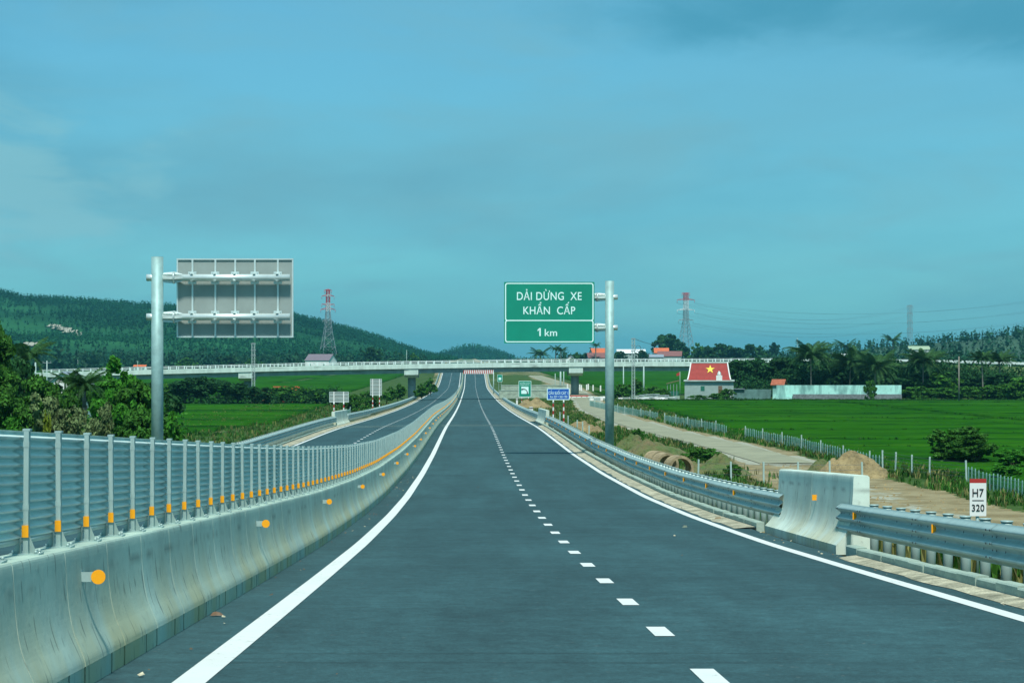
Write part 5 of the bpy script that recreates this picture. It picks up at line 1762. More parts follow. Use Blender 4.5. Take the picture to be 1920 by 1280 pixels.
def pole(px, Y, py0, py1, label, r=.12, m='pale_post', arm=False, to_ground=True):
    X = PX(px, Y); z = min(PZ(py1, Y), G(X, Y)) if to_ground else PZ(py1, Y)
    H = PZ(py0, Y) - z
    t = empty('utility_pole', (X, Y, z), label=label, cat='pole')
    b = MB(); b.tube((0, 0, -.2), (0, 0, H), r * 1.25, r * .8, n=10); b.build('shaft', M[m], t)
    if arm:
        b = MB(); b.box(-.9, .9, -.06, .06, H - .5, H - .38)
        for x in (-.8, 0, .8): b.tube((x, 0, H - .38), (x, 0, H - .1), .05, n=6)
        b.build('cross_arm', M['pylon_grey'], t)
    return t
pole(762.5, 1150, 656, 690, 'white pole sticking up behind the overpass above its left pier', r=.13)
pole(1169, 420, 686, 718, 'thin pale pole left of the double-legged mast, in front of the overpass')
pole(1207, 420, 686, 722, 'thicker pale post right of the double-legged mast', r=.16)
pole(1041, 470, 700, 735, 'thin light pole beside the left of three posts below the overpass at right', r=.09)
pole(1051, 478, 690, 740, 'pale post behind the blue sign, below the overpass', r=.2)
pole(1057, 476, 690, 740, 'pale post just left of the right pier', r=.12)
pole(925.5, 560, 697, 735, 'pale pole standing beside the small distant green sign', r=.14)
pole(88, 440, 676, 735, 'left one of two short poles by the end of the overpass', arm=True)
pole(66.5, 430, 679, 735, 'thick pale pole right of the large tree at the left edge', r=.2)
pole(146, 1150, 674, 700, 'thin pole above the overpass over the white gabled house', r=.08)
pole(258, 1150, 676, 700, 'pole with crossbar above the overpass, left of the tall left pole', r=.1, arm=True)
pole(1050.5, 1150, 654, 690, 'thin pole between two palms under the green sign', r=.1, arm=True)
pole(1495, 1150, 633, 660, 'thin antenna mast on the skyline right of the round trees', r=.12)
pole(1895, 600, 667, 690, 'thin lamp post at far right above the embankment rail', r=.12)
pole(1798, 380, 668, 748, 'bare pale trunk-like pole among the right bushes', r=.13, m='palm_bark')

# small white marker posts by the right pier
for k, (px, py) in enumerate(((1064, 722), (1087, 723), (1090, 724), (1100, 723), (1103, 722), (1112, 724), (1126, 725))):
    Y = 452; X = PX(px, Y); z = PZ(py + 1.5, Y)
    o = MB(); o.box(-.13, .13, -.13, .13, -.8, .45, 0); o = o.build('marker_post', M['white'], None, (X, Y, z))
    tag(o, ('white marker post left of the right overpass pier, alone', 'first white marker post right of the overpass pier', 'white marker post touching the first one right of the pier', 'left one of the pair of marker posts between pier and sign pole', 'right one of the pair of marker posts between pier and sign pole', 'lone white marker post a little left of the tall sign pole', 'white marker post nearest the tall sign pole')[k], 'marker post', 'row of small white marker posts by the right pier')
o = MB()
for k in range(4):
    pass
t = empty('road_barricade', (PX(1081, 430), 430, PZ(749, 430)), label='row of white blocks with red tops below the right overpass pier', cat='barricade')
b = MB(); b.box(-.42, .42, -.35, .35, -.2, .62); wb = b.mesh('white_block', M['white'])
for k in range(6): link('white_block', wb, t, (-1.6 + k * 1.05 + rng.uniform(-.05, .05), rng.uniform(-.3, .3), 0))
b = MB(); b.box(-2.2, 2.4, -.1, .1, .66, .86); b.build('red_bar', M['red'], t)
# pale retaining walls of the side road beyond the handset sign
for (Y, p0, p1, pt, pb, lab) in ((428, 936, 1066, 731.5, 741, 'front stepped stone bank with pale coping beyond the handset sign'), (446, 940, 1062, 721.5, 730, 'rear stepped stone bank with pale coping beyond the handset sign')):
    X0, X1 = PX(p0, Y), PX(p1, Y); zt, zb_ = PZ(pt, Y), PZ(pb, Y)
    t = empty('stone_bank', ((X0 + X1) / 2, Y, zb_ - .6), label=lab, cat='retaining wall')
    w2 = (X1 - X0) / 2; h = zt - zb_ + .6
    b = MB(); b.xprism([(-2.0, 0), (1.0, 0), (1.0, h - .14), (0, h - .14)], -w2, w2); b.build('stone_face', M['revet'], t)
    b = MB(); b.box(-w2 - .02, w2 + .02, -.15, 1.03, h - .137, h); b.build('coping', M['kerb'], t)

# ------------------------------------------------------------ buildings
def gable(name, X, Y, w, d, hw, hr, rz, wall, roof, label, z=None, eave=.35, openings=True, cat='house', along='x', group=None):
    """walls hw high, roof rising hr, ridge along local x"""
    z = G(X, Y) if z is None else z
    t = empty(name, (X, Y, z), rz, label, cat, group)
    b = MB()
    b.box(-w / 2, w / 2, -d / 2, d / 2, -.5, hw, skip=('t',))
    for s in (-1, 1):
        b.poly([(s * w / 2, -d / 2, hw), (s * w / 2, d / 2, hw), (s * w / 2, 0, hw + hr)][::s])
    b.build('wall', M[wall], t)
    sl = hr / (d / 2); e = eave
    b = MB()
    for s in (-1, 1):
        y0, z0 = s * (d / 2 + e), hw - sl * e
        pts = [(-w / 2 - e, y0, z0), (w / 2 + e, y0, z0), (w / 2 + e, 0, hw + hr), (-w / 2 - e, 0, hw + hr)]
        up = [(p[0], p[1], p[2] + .12) for p in pts]; dn = [(p[0], p[1], p[2] + .01) for p in pts]
        if s > 0: up = up[::-1]; dn = dn[::-1]
        b.poly(up); b.poly(dn[::-1])
        for k in range(4): b.quad(dn[k], dn[(k + 1) % 4], up[(k + 1) % 4], up[k])
    b.build('roof', M[roof], t)
    if openings:
        b = MB(); b.box(-.5, .5, -d / 2 - .03, -d / 2 + .02, 0, min(2.1, hw * .8)); b.build('door', M['door_brown'], t)
        for s in (-1, 1):
            b = MB(); b.box(s * w * .3 - .5, s * w * .3 + .5, -d / 2 - .03, -d / 2 + .02, hw * .35, hw * .72); b.build('window', M['shutter_green'], t)
    return t

# the house with the star on its roof
Y = 412; X = PX(1327, Y) + .3; z = PZ(744, Y)
hs = empty('house', (X, Y, z), R(-7), 'grey walled house with curved dark red roof bearing a yellow star', 'house')
K = Y / FPX
W = 9.3; D = 8.0; hw = 3.05
b = MB(); b.box(-W / 2, W / 2, -D / 2, D / 2, -1, hw); b.build('wall', M['wall_grey'], hs)
b = MB(); b.box(-W / 2 - .18, W / 2 + .18, -D / 2 - .45, D / 2 + .2, hw + .003, hw + .24); b.build('flat_eave', M['plaster'], hs)
def rc(v):   # v 0 eave .. 1 ridge -> (y, z) of the concave slope
    zz = 3.28 * v; yy = -D / 2 + .1 + (D / 2 - 1.6) * (v ** .62 * .55 + v * .45) * 1.0
    return yy, hw + .25 + zz
def xw(v): return (W / 2 - .55) - .62 * v ** .8
N_ = 14; b = MB()
for k in range(N_):
    v0, v1 = k / N_, (k + 1) / N_
    (ya, za), (yb, zb2) = rc(v0), rc(v1)
    # slight step per tile course
    b.quad((-xw(v0), ya - .02, za + .05), (xw(v0), ya - .02, za + .05), (xw(v1), yb, zb2 + .0), (-xw(v1), yb, zb2 + .0))
    b.quad((-xw(v0), ya - .02, za + .0), (xw(v0), ya - .02, za + .0), (xw(v0), ya - .02, za + .05), (-xw(v0), ya - .02, za + .05))
yr, zr = rc(1)
for k in range(N_):
    v0, v1 = k / N_, (k + 1) / N_
    (ya, za), (yb, zb2) = rc(v0), rc(v1)
    b.quad((xw(v0), 2 * yr - ya, za), (-xw(v0), 2 * yr - ya, za), (-xw(v1), 2 * yr - yb, zb2), (xw(v1), 2 * yr - yb, zb2))
roof = b.build('roof', M['roof_red'], hs)
gb = MB()
for s in (-1, 1):
    for k in range(N_):
        v0, v1 = k / N_, (k + 1) / N_; (ya, za), (yb, zb2) = rc(v0), rc(v1)
        a = [(s * (xw(v0) - .05), ya, za), (s * (xw(v0) - .05), 2 * yr - ya, za), (s * (xw(v1) - .05), 2 * yr - yb, zb2), (s * (xw(v1) - .05), yb, zb2)]
        gb.quad(*(a if s > 0 else a[::-1]))
gb.build('gable', M['plaster'], hs)
for s in (-1, 1):
    b = MB(); pts = []
    for k in range(N_ + 1):
        v = k / N_; ya, za = rc(v); pts.append((s * xw(v), ya - .03, za + .06))
    b.path(pts, .13, n=6); b.build('verge_trim', M['white'], hs)
b = MB(); b.box(-xw(1) - .1, xw(1) + .1, yr - .12, yr + .12, zr - .05, zr + .16); b.build('ridge_cap', M['plaster'], hs)
# star, lying on the slope
b = MB(); cxs, cv = .20, .60; pts = []
for k in range(10):
    a = R(90 + 36 * k); r = .92 if k % 2 == 0 else .36
    v = cv + r * math.sin(a) * .92 / 3.28; xx = cxs + r * math.cos(a)
    ya, za = rc(v); pts.append((xx, ya - .10, za + .09))
ya, za = rc(cv); c0 = (cxs, ya - .14, za + .12)
for k in range(10): b.poly([pts[k], pts[(k + 1) % 10], c0][::-1])
b.build('star', M['yellow'], roof)
b = MB(); b.box(1.35, 2.5, -D / 2 - .3, -D / 2 + .75, hw + .245, hw + 1.15); tk = b.build('tank_stand', M['white'], hs)
b = MB(); b.tube((1.92, -D / 2 + .2, hw + 1.153), (1.92, -D / 2 + .2, hw + 1.62), .36, .38, n=16); b.tube((1.92, -D / 2 + .2, hw + 1.62), (1.92, -D / 2 + .2, hw + 1.95), .38, .12, n=16); b.build('water_tank', M['steel_bright'], tk)
b = MB(); b.box(-1.6, -.85, -D / 2 - .04, -D / 2 + .02, 1.25, 2.15); b.build('window', M['shutter_green'], hs)
b = MB(); b.box(1.75, 2.5, -D / 2 - .04, -D / 2 + .02, .3, 2.2); b.build('door', M['door_brown'], hs)
# lean-to
X2 = PX(1262, Y); t = empty('shed', (X2, Y, z), R(-5), 'small open lean-to with brown roof against the left side of the star house', 'shed')
b = MB(); b.xprism([(-1.8, 2.5), (1.8, 2.5), (1.8, 2.6), (-1.8, 2.6)], -1.3, 1.2)
for i, v in enumerate(b.v): b.v[i] = (v[0], v[1], v[2] + (v[0] + 1.3) * .26)
b.build('roof', M['door_brown'], t)
b = MB(); b.box(-1.0, -.94, -1.55, 1.5, 0, 1.2); b.box(-.9, 1.05, -1.55, -1.5, 0, 1.15); b.build('half_wall', M['shutter_green'], t)
for x in (-1.1, -.5, .1, .7):
    b = MB(); b.box(x - .05, x + .05, -1.62, -1.52, -.3, 2.5); b.build('post', M['pylon_grey'], t)
# red flag
t = empty('flag', (PX(1275, 405), 405, PZ(745, 405)), 0, 'small red flag on a thin pole left of the star house', 'flag')
b = MB(); b.tube((0, 0, -.3), (0, 0, 4.9), .04, n=6); b.build('flagpole', M['pale_post'], t)
b = MB()
for k in range(6):
    x0, x1 = -k * .11, -(k + 1) * .11; f = lambda q: .05 * math.sin(q * 9)
    b.quad((x0, f(x0), 4.25 - k * .03), (x1, f(x1), 4.22 - k * .03), (x1, f(x1), 4.82 - k * .06), (x0, f(x0), 4.86 - k * .06))
b.build('cloth', M['red'], t)
# turquoise compound wall
Y = 408; X0, X1 = PX(1452, Y), PX(1690, Y); z = PZ(748.5, Y)
t = empty('compound_wall', ((X0 + X1) / 2, Y, z), R(-1), 'long weathered turquoise wall on a grey stone base', 'wall')
w2 = (X1 - X0) / 2
b = MB(); b.box(-w2 + 3.5, w2, -.28, .28, -.5, 1.0); b.build('stone_base', M['stone'], t)
b = MB(); b.box(-w2 + .4, w2 - .03, -.12, .12, .62, 2.72); b.build('wall_panel', M['turq'], t)
b = MB(); b.box(-w2 + .3, -w2 + 3.4, -.2, .2, -.5, .62); b.build('wall_panel', M['turq'], t)
gable('outbuilding', PX(1460, 412), 411.6, 2.0, 2.2, 2.9, .8, R(-20), 'turq', 'roof_terracotta', 'small turquoise outbuilding with orange tiled roof at the left end of the wall', z=z, openings=False, cat='outbuilding')
# low dark wall and clutter between the star house and the compound
Y = 414; t = empty('low_wall', (PX(1408, Y), Y, PZ(746, Y)), 0, 'low dark stained wall between the star house and the orange-roofed outbuilding', 'wall')
b = MB(); b.box(-3.6, 3.9, -.1, .1, -.3, 1.7); b.build('wall_panel', M['wall_dark'], t); b = MB(); b.box(-3.7, -1.3, -.5, .6, 1.72, 1.84); b.build('awning', M['roof_grey'], t)
gable('house', PX(1558, 436), 436, 5.2, 4.5, 2.8, .7, 0, 'plaster', 'roof_grey', 'pale house with grey roof half hidden behind the turquoise wall', z=1.6)
# houses beyond the overpass
def far_house(px, Y, pw, py_eave, py_ridge, d, rz, wall, roof, label, cat='house', group=None):
    X = PX(px, Y); k = Y / FPX; z = G(X, Y); hw = max(1.2, PZ(py_eave, Y) - z)
    return gable('house', X, Y, pw * k, d, hw, PZ(py_ridge, Y) - PZ(py_eave, Y), rz, wall, roof, label, z=z, cat=cat, group=group)
far_house(602, 1120, 50, 675, 664, 9, R(-24), 'white', 'roof_mauve', 'white gabled house with purple-brown roof behind the overpass below the left pylon')
far_house(1121, 1167, 26, 663.5, 653, 8, R(12), 'plaster', 'roof_orange', 'house with bright orange roof between the green sign and its pole')
far_house(1122, 1153, 42, 670, 661.5, 6, R(8), 'wall_grey', 'roof_brown', 'low house with wide dark brown roof below the orange one by the sign pole')
far_house(1183, 1209, 52, 662, 655, 9, 0, 'wall_grey', 'roof_white', 'long low building with white metal roof behind the double-legged mast')
far_house(1240, 1167, 26, 661, 652.5, 7, R(-3), 'plaster', 'roof_orange', 'house with orange tiled roof below the big dark tree')
far_house(1256, 1153, 44, 667, 658.5, 7, R(-10), 'wall_grey', 'roof_brown', 'grey walled house with faded purple roof right behind the overpass')
far_house(1226, 1150, 34, 669, 664.5, 5, 0, 'wall_grey', 'roof_grey', 'low shed with pale grey roof in front of the orange tiled house')
far_house(263, 1153, 22, 687, 684, 5, 0, 'plaster', 'roof_orange', 'small red roof just above the overpass left of the tall left pole')
far_house(1722, 1258, 38, 655, 649, 8, 0, 'plaster', 'far_roof', 'long pale roofed building on the right hillside')
far_house(1574, 1216, 30, 668, 663, 8, 0, 'plaster', 'roof_white', 'white roofed building between palms on the right slope')
far_house(1850, 1258, 40, 668, 662, 8, 0, 'wall_grey', 'roof_grey', 'grey shed at far right below the wooded hill')
far_house(1070, 1167, 10, 673, 667, 5, R(80), 'white', 'roof_grey', 'tiny white gable behind the overpass left of the sign pole')
# left side houses
gable('house', PX(130, 300), 300, 4.4, 5.0, 5.0, 1.7, R(78), 'white', 'roof_grey', 'white gabled house half hidden by bushes at left, below the overpass')
t = empty('brick_wall', (PX(526, 400), 400, G(PX(526, 400), 400)), 0, 'low orange brick wall showing above the bushes at left', 'wall')
b = MB(); b.box(-3.6, -1.4, -.1, .1, -.2, 2.9); b.build('wall_panel', M['roof_orange'], t); b = MB(); b.box(-1.38, 3.6, -.12, .12, -.2, 3.35); b.build('wall_panel', M['roof_orange'], t)

# rubble in front of the star house
b = MB(); g = random.Random(3)
for k in range(170):
    Y = g.uniform(398, 408); px = g.uniform(1160, 1272) if g.random() < .8 else g.uniform(1105, 1140); X = PX(px, Y); z = G(X, Y); s = g.uniform(.12, .5)
    b.box(X - s, X + s, Y - s, Y + s, z - .1, z + s * g.uniform(.4, 1.1) + .25, g.choice((0, 0, 1, 2)))
o = b.build('rubble', [M['white'], M['kerb'], M['wall_grey']]); tag(o, kind='stuff')
b = MB()
for k in range(7):
    x = g.uniform(-3.6, 3.6); y = g.uniform(-1, 1); b.tube((x - 1.5, y, .5 + .1 * k), (x + 1.5, y + g.uniform(-.5, .5), .6 + .1 * k), .09, n=6)
o = b.build('timber_pile', M['wall_grey'], None, (PX(1205, 402), 402, G(PX(1205, 402), 402))); tag(o, 'pile of grey poles lying among the rubble left of the star house', 'timber pile')

# ------------------------------------------------------------ trees
TM = {
 'dark_a': tree_meshes(11, 8, 8.5, 1.2, .42, 5200, 18, lm='leaf_dark'),
 'dark_b': tree_meshes(12, 9, 9, 1.5, .42, 5200, 20, lm='leaf_dark', sub=.36),
 'near_bush': tree_meshes(13, 4.2, 5.5, .25, .14, 17000, 24, lm='leaf_mid'),
 'near_bush2': tree_meshes(14, 3.6, 4.6, .2, .14, 15000, 22, lm='leaf_bright', sub=.34),
 'bright': tree_meshes(15, 8.4, 4.2, 1.8, .25, 9000, 24, lm='leaf_bright', sub=.42, clumps=5),
 'dry': tree_meshes(16, 4.0, 5.0, .2, .12, 12000, 26, lm='leaf_dry', sub=.36),
 'big': tree_meshes(17, 12, 10, 2.6, .24, 24000, 34, lm='leaf_mid', sub=.34),
 'far_a': tree_meshes(18, 9, 9, 1.6, .62, 1700, 15, lm='leaf_dark'),
 'far_b': tree_meshes(19, 8, 6, 1.5, .55, 1500, 13, lm='leaf_far'),
 'far_c': tree_meshes(20, 6, 8, .8, .5, 1700, 14, lm='leaf_mid'),
 'yellow': tree_meshes(21, 2.0, 2.6, .2, .22, 1300, 9, lm='leaf_yellow', sub=.45),
 'round': tree_meshes(22, 6.5, 7.0, .7, .38, 4600, 18, lm='leaf_dark', sub=.42),
 'low': tree_meshes(23, 3.2, 6.0, .1, .26, 4200, 22, lm='leaf_mid', sub=.42),
}
def tree(kind, px, Y, py_top, label, name='tree', cat='tree', wpx=None, group=None, base=None):
    py_top = py_top - 0.0
    H0 = {'dark_a': 8, 'dark_b': 9, 'near_bush': 4.2, 'near_bush2': 3.6, 'bright': 8.4, 'dry': 4, 'big': 12, 'far_a': 9, 'far_b': 8, 'far_c': 6, 'yellow': 2, 'round': 6.5, 'low': 3.2}[kind]
    W0 = {'dark_a': 8.5, 'dark_b': 9, 'near_bush': 5.5, 'near_bush2': 4.6, 'bright': 4.2, 'dry': 5, 'big': 10, 'far_a': 9, 'far_b': 6, 'far_c': 8, 'yellow': 2.6, 'round': 7, 'low': 6}[kind]
    X = PX(px, Y); z = G(X, Y) if base is None else base
    sz = 1.10 * (PZ(py_top, Y) - z) / H0
    sc = (1.12 * wpx * Y / FPX / W0) if wpx else sz
    return place_tree(TM[kind], name, X, Y, label, cat, group, sc=max(.15, sc), z=z, sz=max(.12, sz))
# left foreground thicket beyond the left carriageway
tree('big', -14, 150, 600, 'large tree at the left picture edge, tallest of the thicket', wpx=105)
tree('big', -55, 140, 600, 'dark tree cut off by the left edge behind the glare fence', wpx=190)
tree('dark_a', 20, 175, 676, 'dark tree standing right of and behind the left edge tree', wpx=105)
tree('bright', 222, 128, 679, 'slender bright green leafy tree left of the tall left pole', wpx=105)
tree('near_bush', 262, 124, 742, 'green bush filling the gap left of the tall left pole', 'bush', 'bush', wpx=160)
tree('near_bush2', 205, 121, 752, 'bright green bush at the foot of the slender leafy tree', 'bush', 'bush', wpx=140)
tree('dry', 122, 118, 752, 'grey-brown twiggy shrub in the middle of the left thicket', 'bush', 'dry shrub', wpx=150)
tree('near_bush', 143, 190, 716, 'green bush hiding the foot of the white gabled house', 'bush', 'bush', wpx=60)
tree('dry', 165, 114, 770, 'low dry brown shrub under the dark palm at left', 'bush', 'dry shrub', wpx=110)
tree('near_bush', 30, 122, 756, 'dark green bush near the left edge above the glare fence', 'bush', 'bush', wpx=170)
tree('near_bush2', -30, 118, 775, 'bush cut by the left picture edge just above the fence', 'bush', 'bush', wpx=150)
tree('near_bush', 95, 138, 726, 'mid green bush behind the twiggy shrub at left', 'bush', 'bush', wpx=150)
tree('yellow', 80, 113, 778, 'small yellow-green plant glowing above the fence at left', 'bush', 'shrub', wpx=44)
tree('yellow', 62, 150, 722, 'yellow-green leafy top behind the left bushes', 'bush', 'shrub', wpx=50)
tree('near_bush2', 300, 122, 765, 'bush directly behind the tall left pole', 'bush', 'bush', wpx=90)
tree('near_bush', 250, 112, 786, 'low bush touching the fence top left of the tall pole', 'bush', 'bush', wpx=150)
tree('round', 75, 215, 716, 'dark rounded tree left of the white gabled house', wpx=110)
tree('round', 270, 200, 716, 'dark green tree behind the slender leafy tree, by the tall pole', wpx=130)
palm(PX(158, 122), 122, PZ(722, 122) - G(PX(158, 122), 122), 'dark ragged palm in the middle of the left thicket', fl=.52, seed=4, group=None, n=34)
palm(PX(50, 190), 190, PZ(668, 190) - G(PX(50, 190), 190), 'dark palm rising right of the large left edge tree', fl=1.0, seed=5, group=None)
palm(PX(122, 255), 255, PZ(712, 255) - G(PX(122, 255), 255), 'small dark palm in front of the white gabled house', fl=.75, seed=6, group=None)
# hedge of round trees at the far side of the left rice field
for px, Y, top, w_, kind, lab in ((322, 396, 722, 52, 'low', 'low bush right beside the tall left pole at the rice field edge'), (345, 392, 712, 60, 'round', 'rounded dark tree just right of the tall left pole'),
    (378, 396, 705, 64, 'round', 'highest rounded tree of the hedge behind the left rice field'), (412, 392, 714, 60, 'dark_a', 'dark tree right of the highest rounded one in the left hedge'),
    (445, 394, 717, 60, 'round', 'dark spreading tree left of the double-legged mast'), (478, 392, 724, 52, 'dark_b', 'dark tree at the foot of the left double-legged mast'),
    (508, 396, 729, 60, 'low', 'feathery green bush below the orange brick wall'), (542, 394, 727, 62, 'low', 'grey-green bush right under the orange brick wall'),
    (575, 396, 730, 60, 'low', 'bush in the left hedge left of the low sign back'), (605, 398, 728, 52, 'round', 'last dark bush of the left hedge, behind the low sign back'),
    (640, 402, 738, 60, 'low', 'dark low bush between the two sign backs')):
    tree(kind, px, Y, top, lab, wpx=w_ * 1.25, name='tree' if kind != 'low' else 'bush', cat='tree' if kind != 'low' else 'bush')
# scrub on the bank below the overpass, left
for px, Y, top, w_, lab in ((660, 330, 742, 40, 'thin scrub right of the low sign back on the left bank'), (690, 350, 735, 40, 'scrub behind the tall sign back'), (725, 390, 728, 46, 'yellowish scrub left of the left pier'),
    (745, 420, 722, 40, 'scrub touching the left pier of the overpass'), (790, 450, 722, 36, 'scrub right of the left pier'), (808, 520, 712, 34, 'scrub beside the left carriageway beyond the overpass')):
    tree('far_c' if px > 720 else 'low', px, Y, top, lab, 'bush', 'bush', wpx=w_)
# right: dark mango-like trees beside the star house
for px, Y, top, w_, kind, lab in ((1392, 440, 676, 70, 'dark_a', 'dark spreading tree touching the right end of the star roof'), (1425, 446, 671, 76, 'dark_b', 'second dark spreading tree right of the star house'),
    (1462, 442, 672, 76, 'dark_a', 'big dark tree behind the orange-roofed outbuilding'), (1490, 438, 690, 60, 'round', 'rounded dark tree behind the left half of the turquoise wall'),
    (1562, 425, 692, 50, 'round', 'dark round tree rising above the turquoise wall between two palms'), (1590, 440, 700, 60, 'dark_b', 'dark tree behind the middle of the turquoise wall'),
    (1625, 446, 695, 66, 'dark_a', 'dark tree behind palms at the right part of the turquoise wall'), (1665, 440, 696, 64, 'dark_b', 'dark tree at the right end of the turquoise wall'),
    (1702, 425, 706, 66, 'round', 'dark bush immediately right of the turquoise wall'), (1740, 430, 700, 66, 'dark_a', 'dark tree under the fourth palm right of the wall'),
    (1776, 424, 696, 62, 'far_c', 'mid green tree left of the bare pale pole'), (1812, 428, 706, 66, 'round', 'dark bush right of the bare pale pole'),
    (1850, 424, 702, 66, 'dark_b', 'dark tree around the tall thin palm at far right'), (1890, 420, 700, 70, 'dark_a', 'dark tree under the last palm at far right'), (1930, 400, 708, 76, 'low', 'bright bush cut by the right picture edge')):
    tree(kind, px, Y, top, lab, wpx=w_ * 1.25, name='tree' if kind != 'low' else 'bush', cat='tree')
for px, Y, top, w_, kind, lab in ((1720, 412, 726, 60, 'low', 'low scrub at the rice edge right of the turquoise wall'), (1765, 410, 728, 66, 'low', 'low scrub at the rice edge left of the bare pole'),
    (1815, 408, 726, 60, 'low', 'low scrub at the rice edge right of the bare pole'), (1865, 405, 724, 66, 'low', 'low scrub at the rice edge below the tall thin palm'), (1910, 396, 718, 66, 'low', 'bright green low scrub at the far right rice edge'),
    (1632, 401, 716, 26, 'low', 'narrow dark bush standing in front of the turquoise wall'), (1345, 404, 738, 40, 'low', 'weedy shrub in front of the door of the star house'), (1308, 402, 741, 36, 'low', 'small weeds under the green window of the star house'),
    (1364, 406, 730, 30, 'low', 'bush at the right corner of the star house'), (1162, 402, 722, 44, 'low', 'bush right of the tall sign pole by the rubble'), (1185, 406, 712, 48, 'far_c', 'dark bush at the foot of the double-legged mast'),
    (1222, 412, 726, 46, 'low', 'low bush between the mast and the lean-to'), (1240, 408, 730, 36, 'low', 'low bush left of the lean-to')):
    tree(kind, px, Y, top, lab, 'bush', 'bush', wpx=w_)
PALMS = ((1521, 424, 668, 'tall palm behind the left half of the turquoise wall', 1.55), (1593, 424, 682, 'broad palm above the middle of the turquoise wall', 1.5), (1640, 420, 690, 'low broad palm behind the narrow dark bush', 1.5),
         (1731, 424, 678, 'palm right of the turquoise wall end', 1.35), (1843, 408, 672, 'tall thin palm with bare grey trunk at right', .75), (1876, 424, 676, 'palm near the right edge in front of the embankment rail', 1.05))
for i, (px, Y, top, lab, fl) in enumerate(PALMS):
    X = PX(px, Y); palm(X, Y, PZ(top, Y) - G(X, Y), lab, fl=fl * 1.2, seed=20 + i, lean=rng.uniform(-.04, .04), n=36)
for i, (px, Y, top, lab, fl) in enumerate(((1587, 1145, 650, 'dark palm silhouetted on the skyline right of centre', 2.5), (1674, 1145, 638, 'palm standing highest on the right skyline', 2.3),
        (1013, 1145, 665, 'bushy palm just left of the green sign bottom', 2.5), (1042, 1145, 655, 'slim palm under the green sign', 1.4), (1052, 1145, 657, 'slim palm next to a pole under the green sign', 1.6), (1117, 1145, 648, 'dark columnar palm against the orange roof', 1.2))):
    X = PX(px, Y); palm(X, Y, max(2.5, PZ(top, Y) - G(X, Y)), lab, fl=fl, seed=40 + i, n=16, group=None, thin=.35)
# trees on the skyline behind the overpass
SK = ((1250, 1190, 626, 62, 'far_a', 'big dark round-topped tree left of the right pylon'), (1275, 1210, 636, 36, 'far_b', 'tree between the big round-topped tree and the pylon'), (1300, 1200, 648, 50, 'far_c', 'tree at the right foot of the red-topped pylon'),
      (1325, 1180, 650, 50, 'far_a', 'dark tree right of the purple-roofed house'), (1348, 1190, 644, 52, 'far_a', 'tree crown above the left end of the star roof'), (1375, 1190, 648, 50, 'far_b', 'tree above the right end of the star roof'),
      (1408, 1180, 645, 50, 'far_a', 'tall dark tree above the overpass right of the star house'), (1430, 1210, 652, 36, 'far_c', 'lower tree right of the tall dark one on the skyline'), (1452, 1360, 643, 26, 'far_b', 'small lone bushy tree on the skyline'),
      (1162, 1140, 658, 32, 'far_a', 'dark round tree right of the tall sign pole above the overpass'), (1204, 1145, 656, 26, 'far_a', 'dark round tree in front of the white metal roof'), (697, 1170, 650, 44, 'far_a', 'dark domed tree above the overpass left of its left pier'),
      (775, 1170, 665, 30, 'far_c', 'small tree above the overpass right of the white pole'), (1078, 1160, 664, 40, 'far_c', 'low dark tree under the right corner of the green sign'), (1098, 1155, 662, 30, 'far_a', 'dark tree left of the brown roofed house by the sign pole'),
      (430, 1160, 666, 46, 'far_a', 'tree behind the overpass under the middle of the sign back'), (350, 1160, 672, 50, 'far_c', 'tree behind the overpass right of the tall left pole'), (480, 1180, 672, 40, 'far_c', 'tree behind the overpass near the left mast'))
for px, Y, top, w_, kind, lab in SK: tree(kind, px, Y, top, lab, wpx=w_)
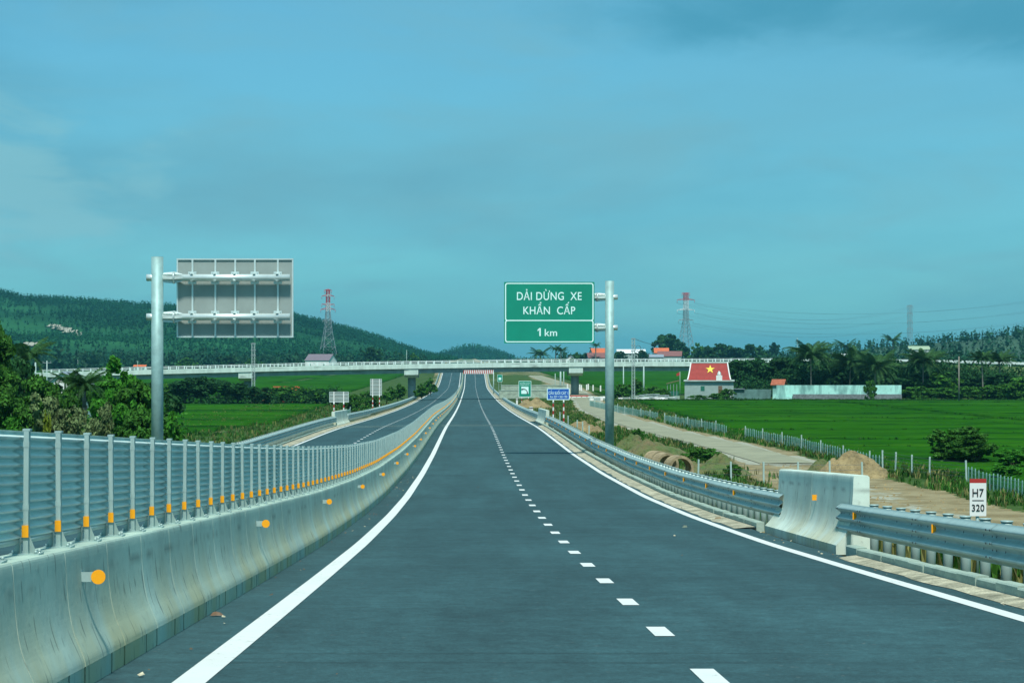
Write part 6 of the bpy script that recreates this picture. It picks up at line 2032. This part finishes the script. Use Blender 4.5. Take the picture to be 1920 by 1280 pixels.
# woods that read as one mass
def wood(name, px0, px1, Y0, Y1, h, n, lm, seed, slim=.7, quads=22, qs=.75):
    g = random.Random(seed); pts, hs_ = [], []
    for k in range(n):
        Y = g.uniform(Y0, Y1); px = g.uniform(px0, px1); X = PX(px, Y)
        q = .65 + .6 * (mn.noise(Vector((X * .03, Y * .02, seed))) + .4)
        pts.append((X, Y, G(X, Y) - .2)); hs_.append(max(1.2, h * q * g.uniform(.6, 1.15)))
    o = link(name, forest_mesh(name, pts, hs_, lm, quads=quads, seed=seed, slim=slim, qs=qs)); tag(o, kind='stuff')
wood('far_wood', -60, 620, 1150, 1500, 11, 900, 'leaf_far', 31)
wood('far_wood', 620, 800, 1150, 1500, 9.5, 240, 'leaf_far', 32)
wood('far_wood', 1050, 1420, 1160, 1450, 9.5, 450, 'leaf_far', 33)
wood('far_wood', 1400, 2000, 600, 1250, 8.5, 900, 'leaf_far', 34)
wood('far_wood', 930, 1060, 1150, 1400, 7.5, 60, 'leaf_far', 36)
wood('undergrowth', 1500, 1960, 428, 453, 8.6, 480, 'leaf_dark', 35, 1.0, 60, .30)
wood('undergrowth', 1375, 1500, 425, 450, 4.0, 90, 'leaf_dark', 37, 1.0, 60, .3)
wood('undergrowth', -60, 312, 118, 200, 4.2, 330, 'leaf_mid', 38, 1.1, 90, .17)
wood('undergrowth', 315, 640, 388, 402, 3.4, 120, 'leaf_dark', 39, 1.0, 60, .3)
# bushes by the right picket fence
tree('near_bush', 1795, 150, 806, 'large green bush standing in the near right of the rice field', 'bush', 'bush', wpx=120)
tree('low', 1800, 148, 832, 'low leafy skirt of scrub at the foot of the large bush in the rice', 'bush', 'bush', wpx=112)
tree('near_bush', 1830, 146, 818, 'green bush leaning right of the large one by the rice', 'bush', 'bush', wpx=90)
tree('near_bush2', 1905, 140, 842, 'bush cut by the right edge above the H7 plate', 'bush', 'bush', wpx=90)
tree('near_bush2', 1888, 128, 872, 'low green shrub just above the H7 plate at right', 'bush', 'shrub', wpx=70)
tree('low', 1318, 150, 842, 'dark scrubby bush between two soil heaps left of the service road', 'bush', 'bush', wpx=84)
tree('low', 1195, 176, 806, 'small dark scrub right beside the tall sign pole', 'bush', 'bush', wpx=26)
tree('low', 1372, 132, 872, 'small scrub on the bare soil left of the near block', 'bush', 'bush', wpx=40)

# ------------------------------------------------------------ haze
HZ = True
if HZ:
    b = MB(); b.box(-13000, 13000, -200, 12900, -3.5, 110)
    hm = bpy.data.materials.new('haze'); hm.use_nodes = True
    N = hm.node_tree.nodes; L = hm.node_tree.links; N.clear()
    pv = N.new('ShaderNodeVolumePrincipled'); pv.inputs['Color'].default_value = (.20, .76, .95, 1); pv.inputs['Density'].default_value = .00009
    pv.inputs['Anisotropy'].default_value = .2
    om = N.new('ShaderNodeOutputMaterial'); L.new(pv.outputs[0], om.inputs['Volume'])
    o = b.build('haze', hm); tag(o, kind='stuff')
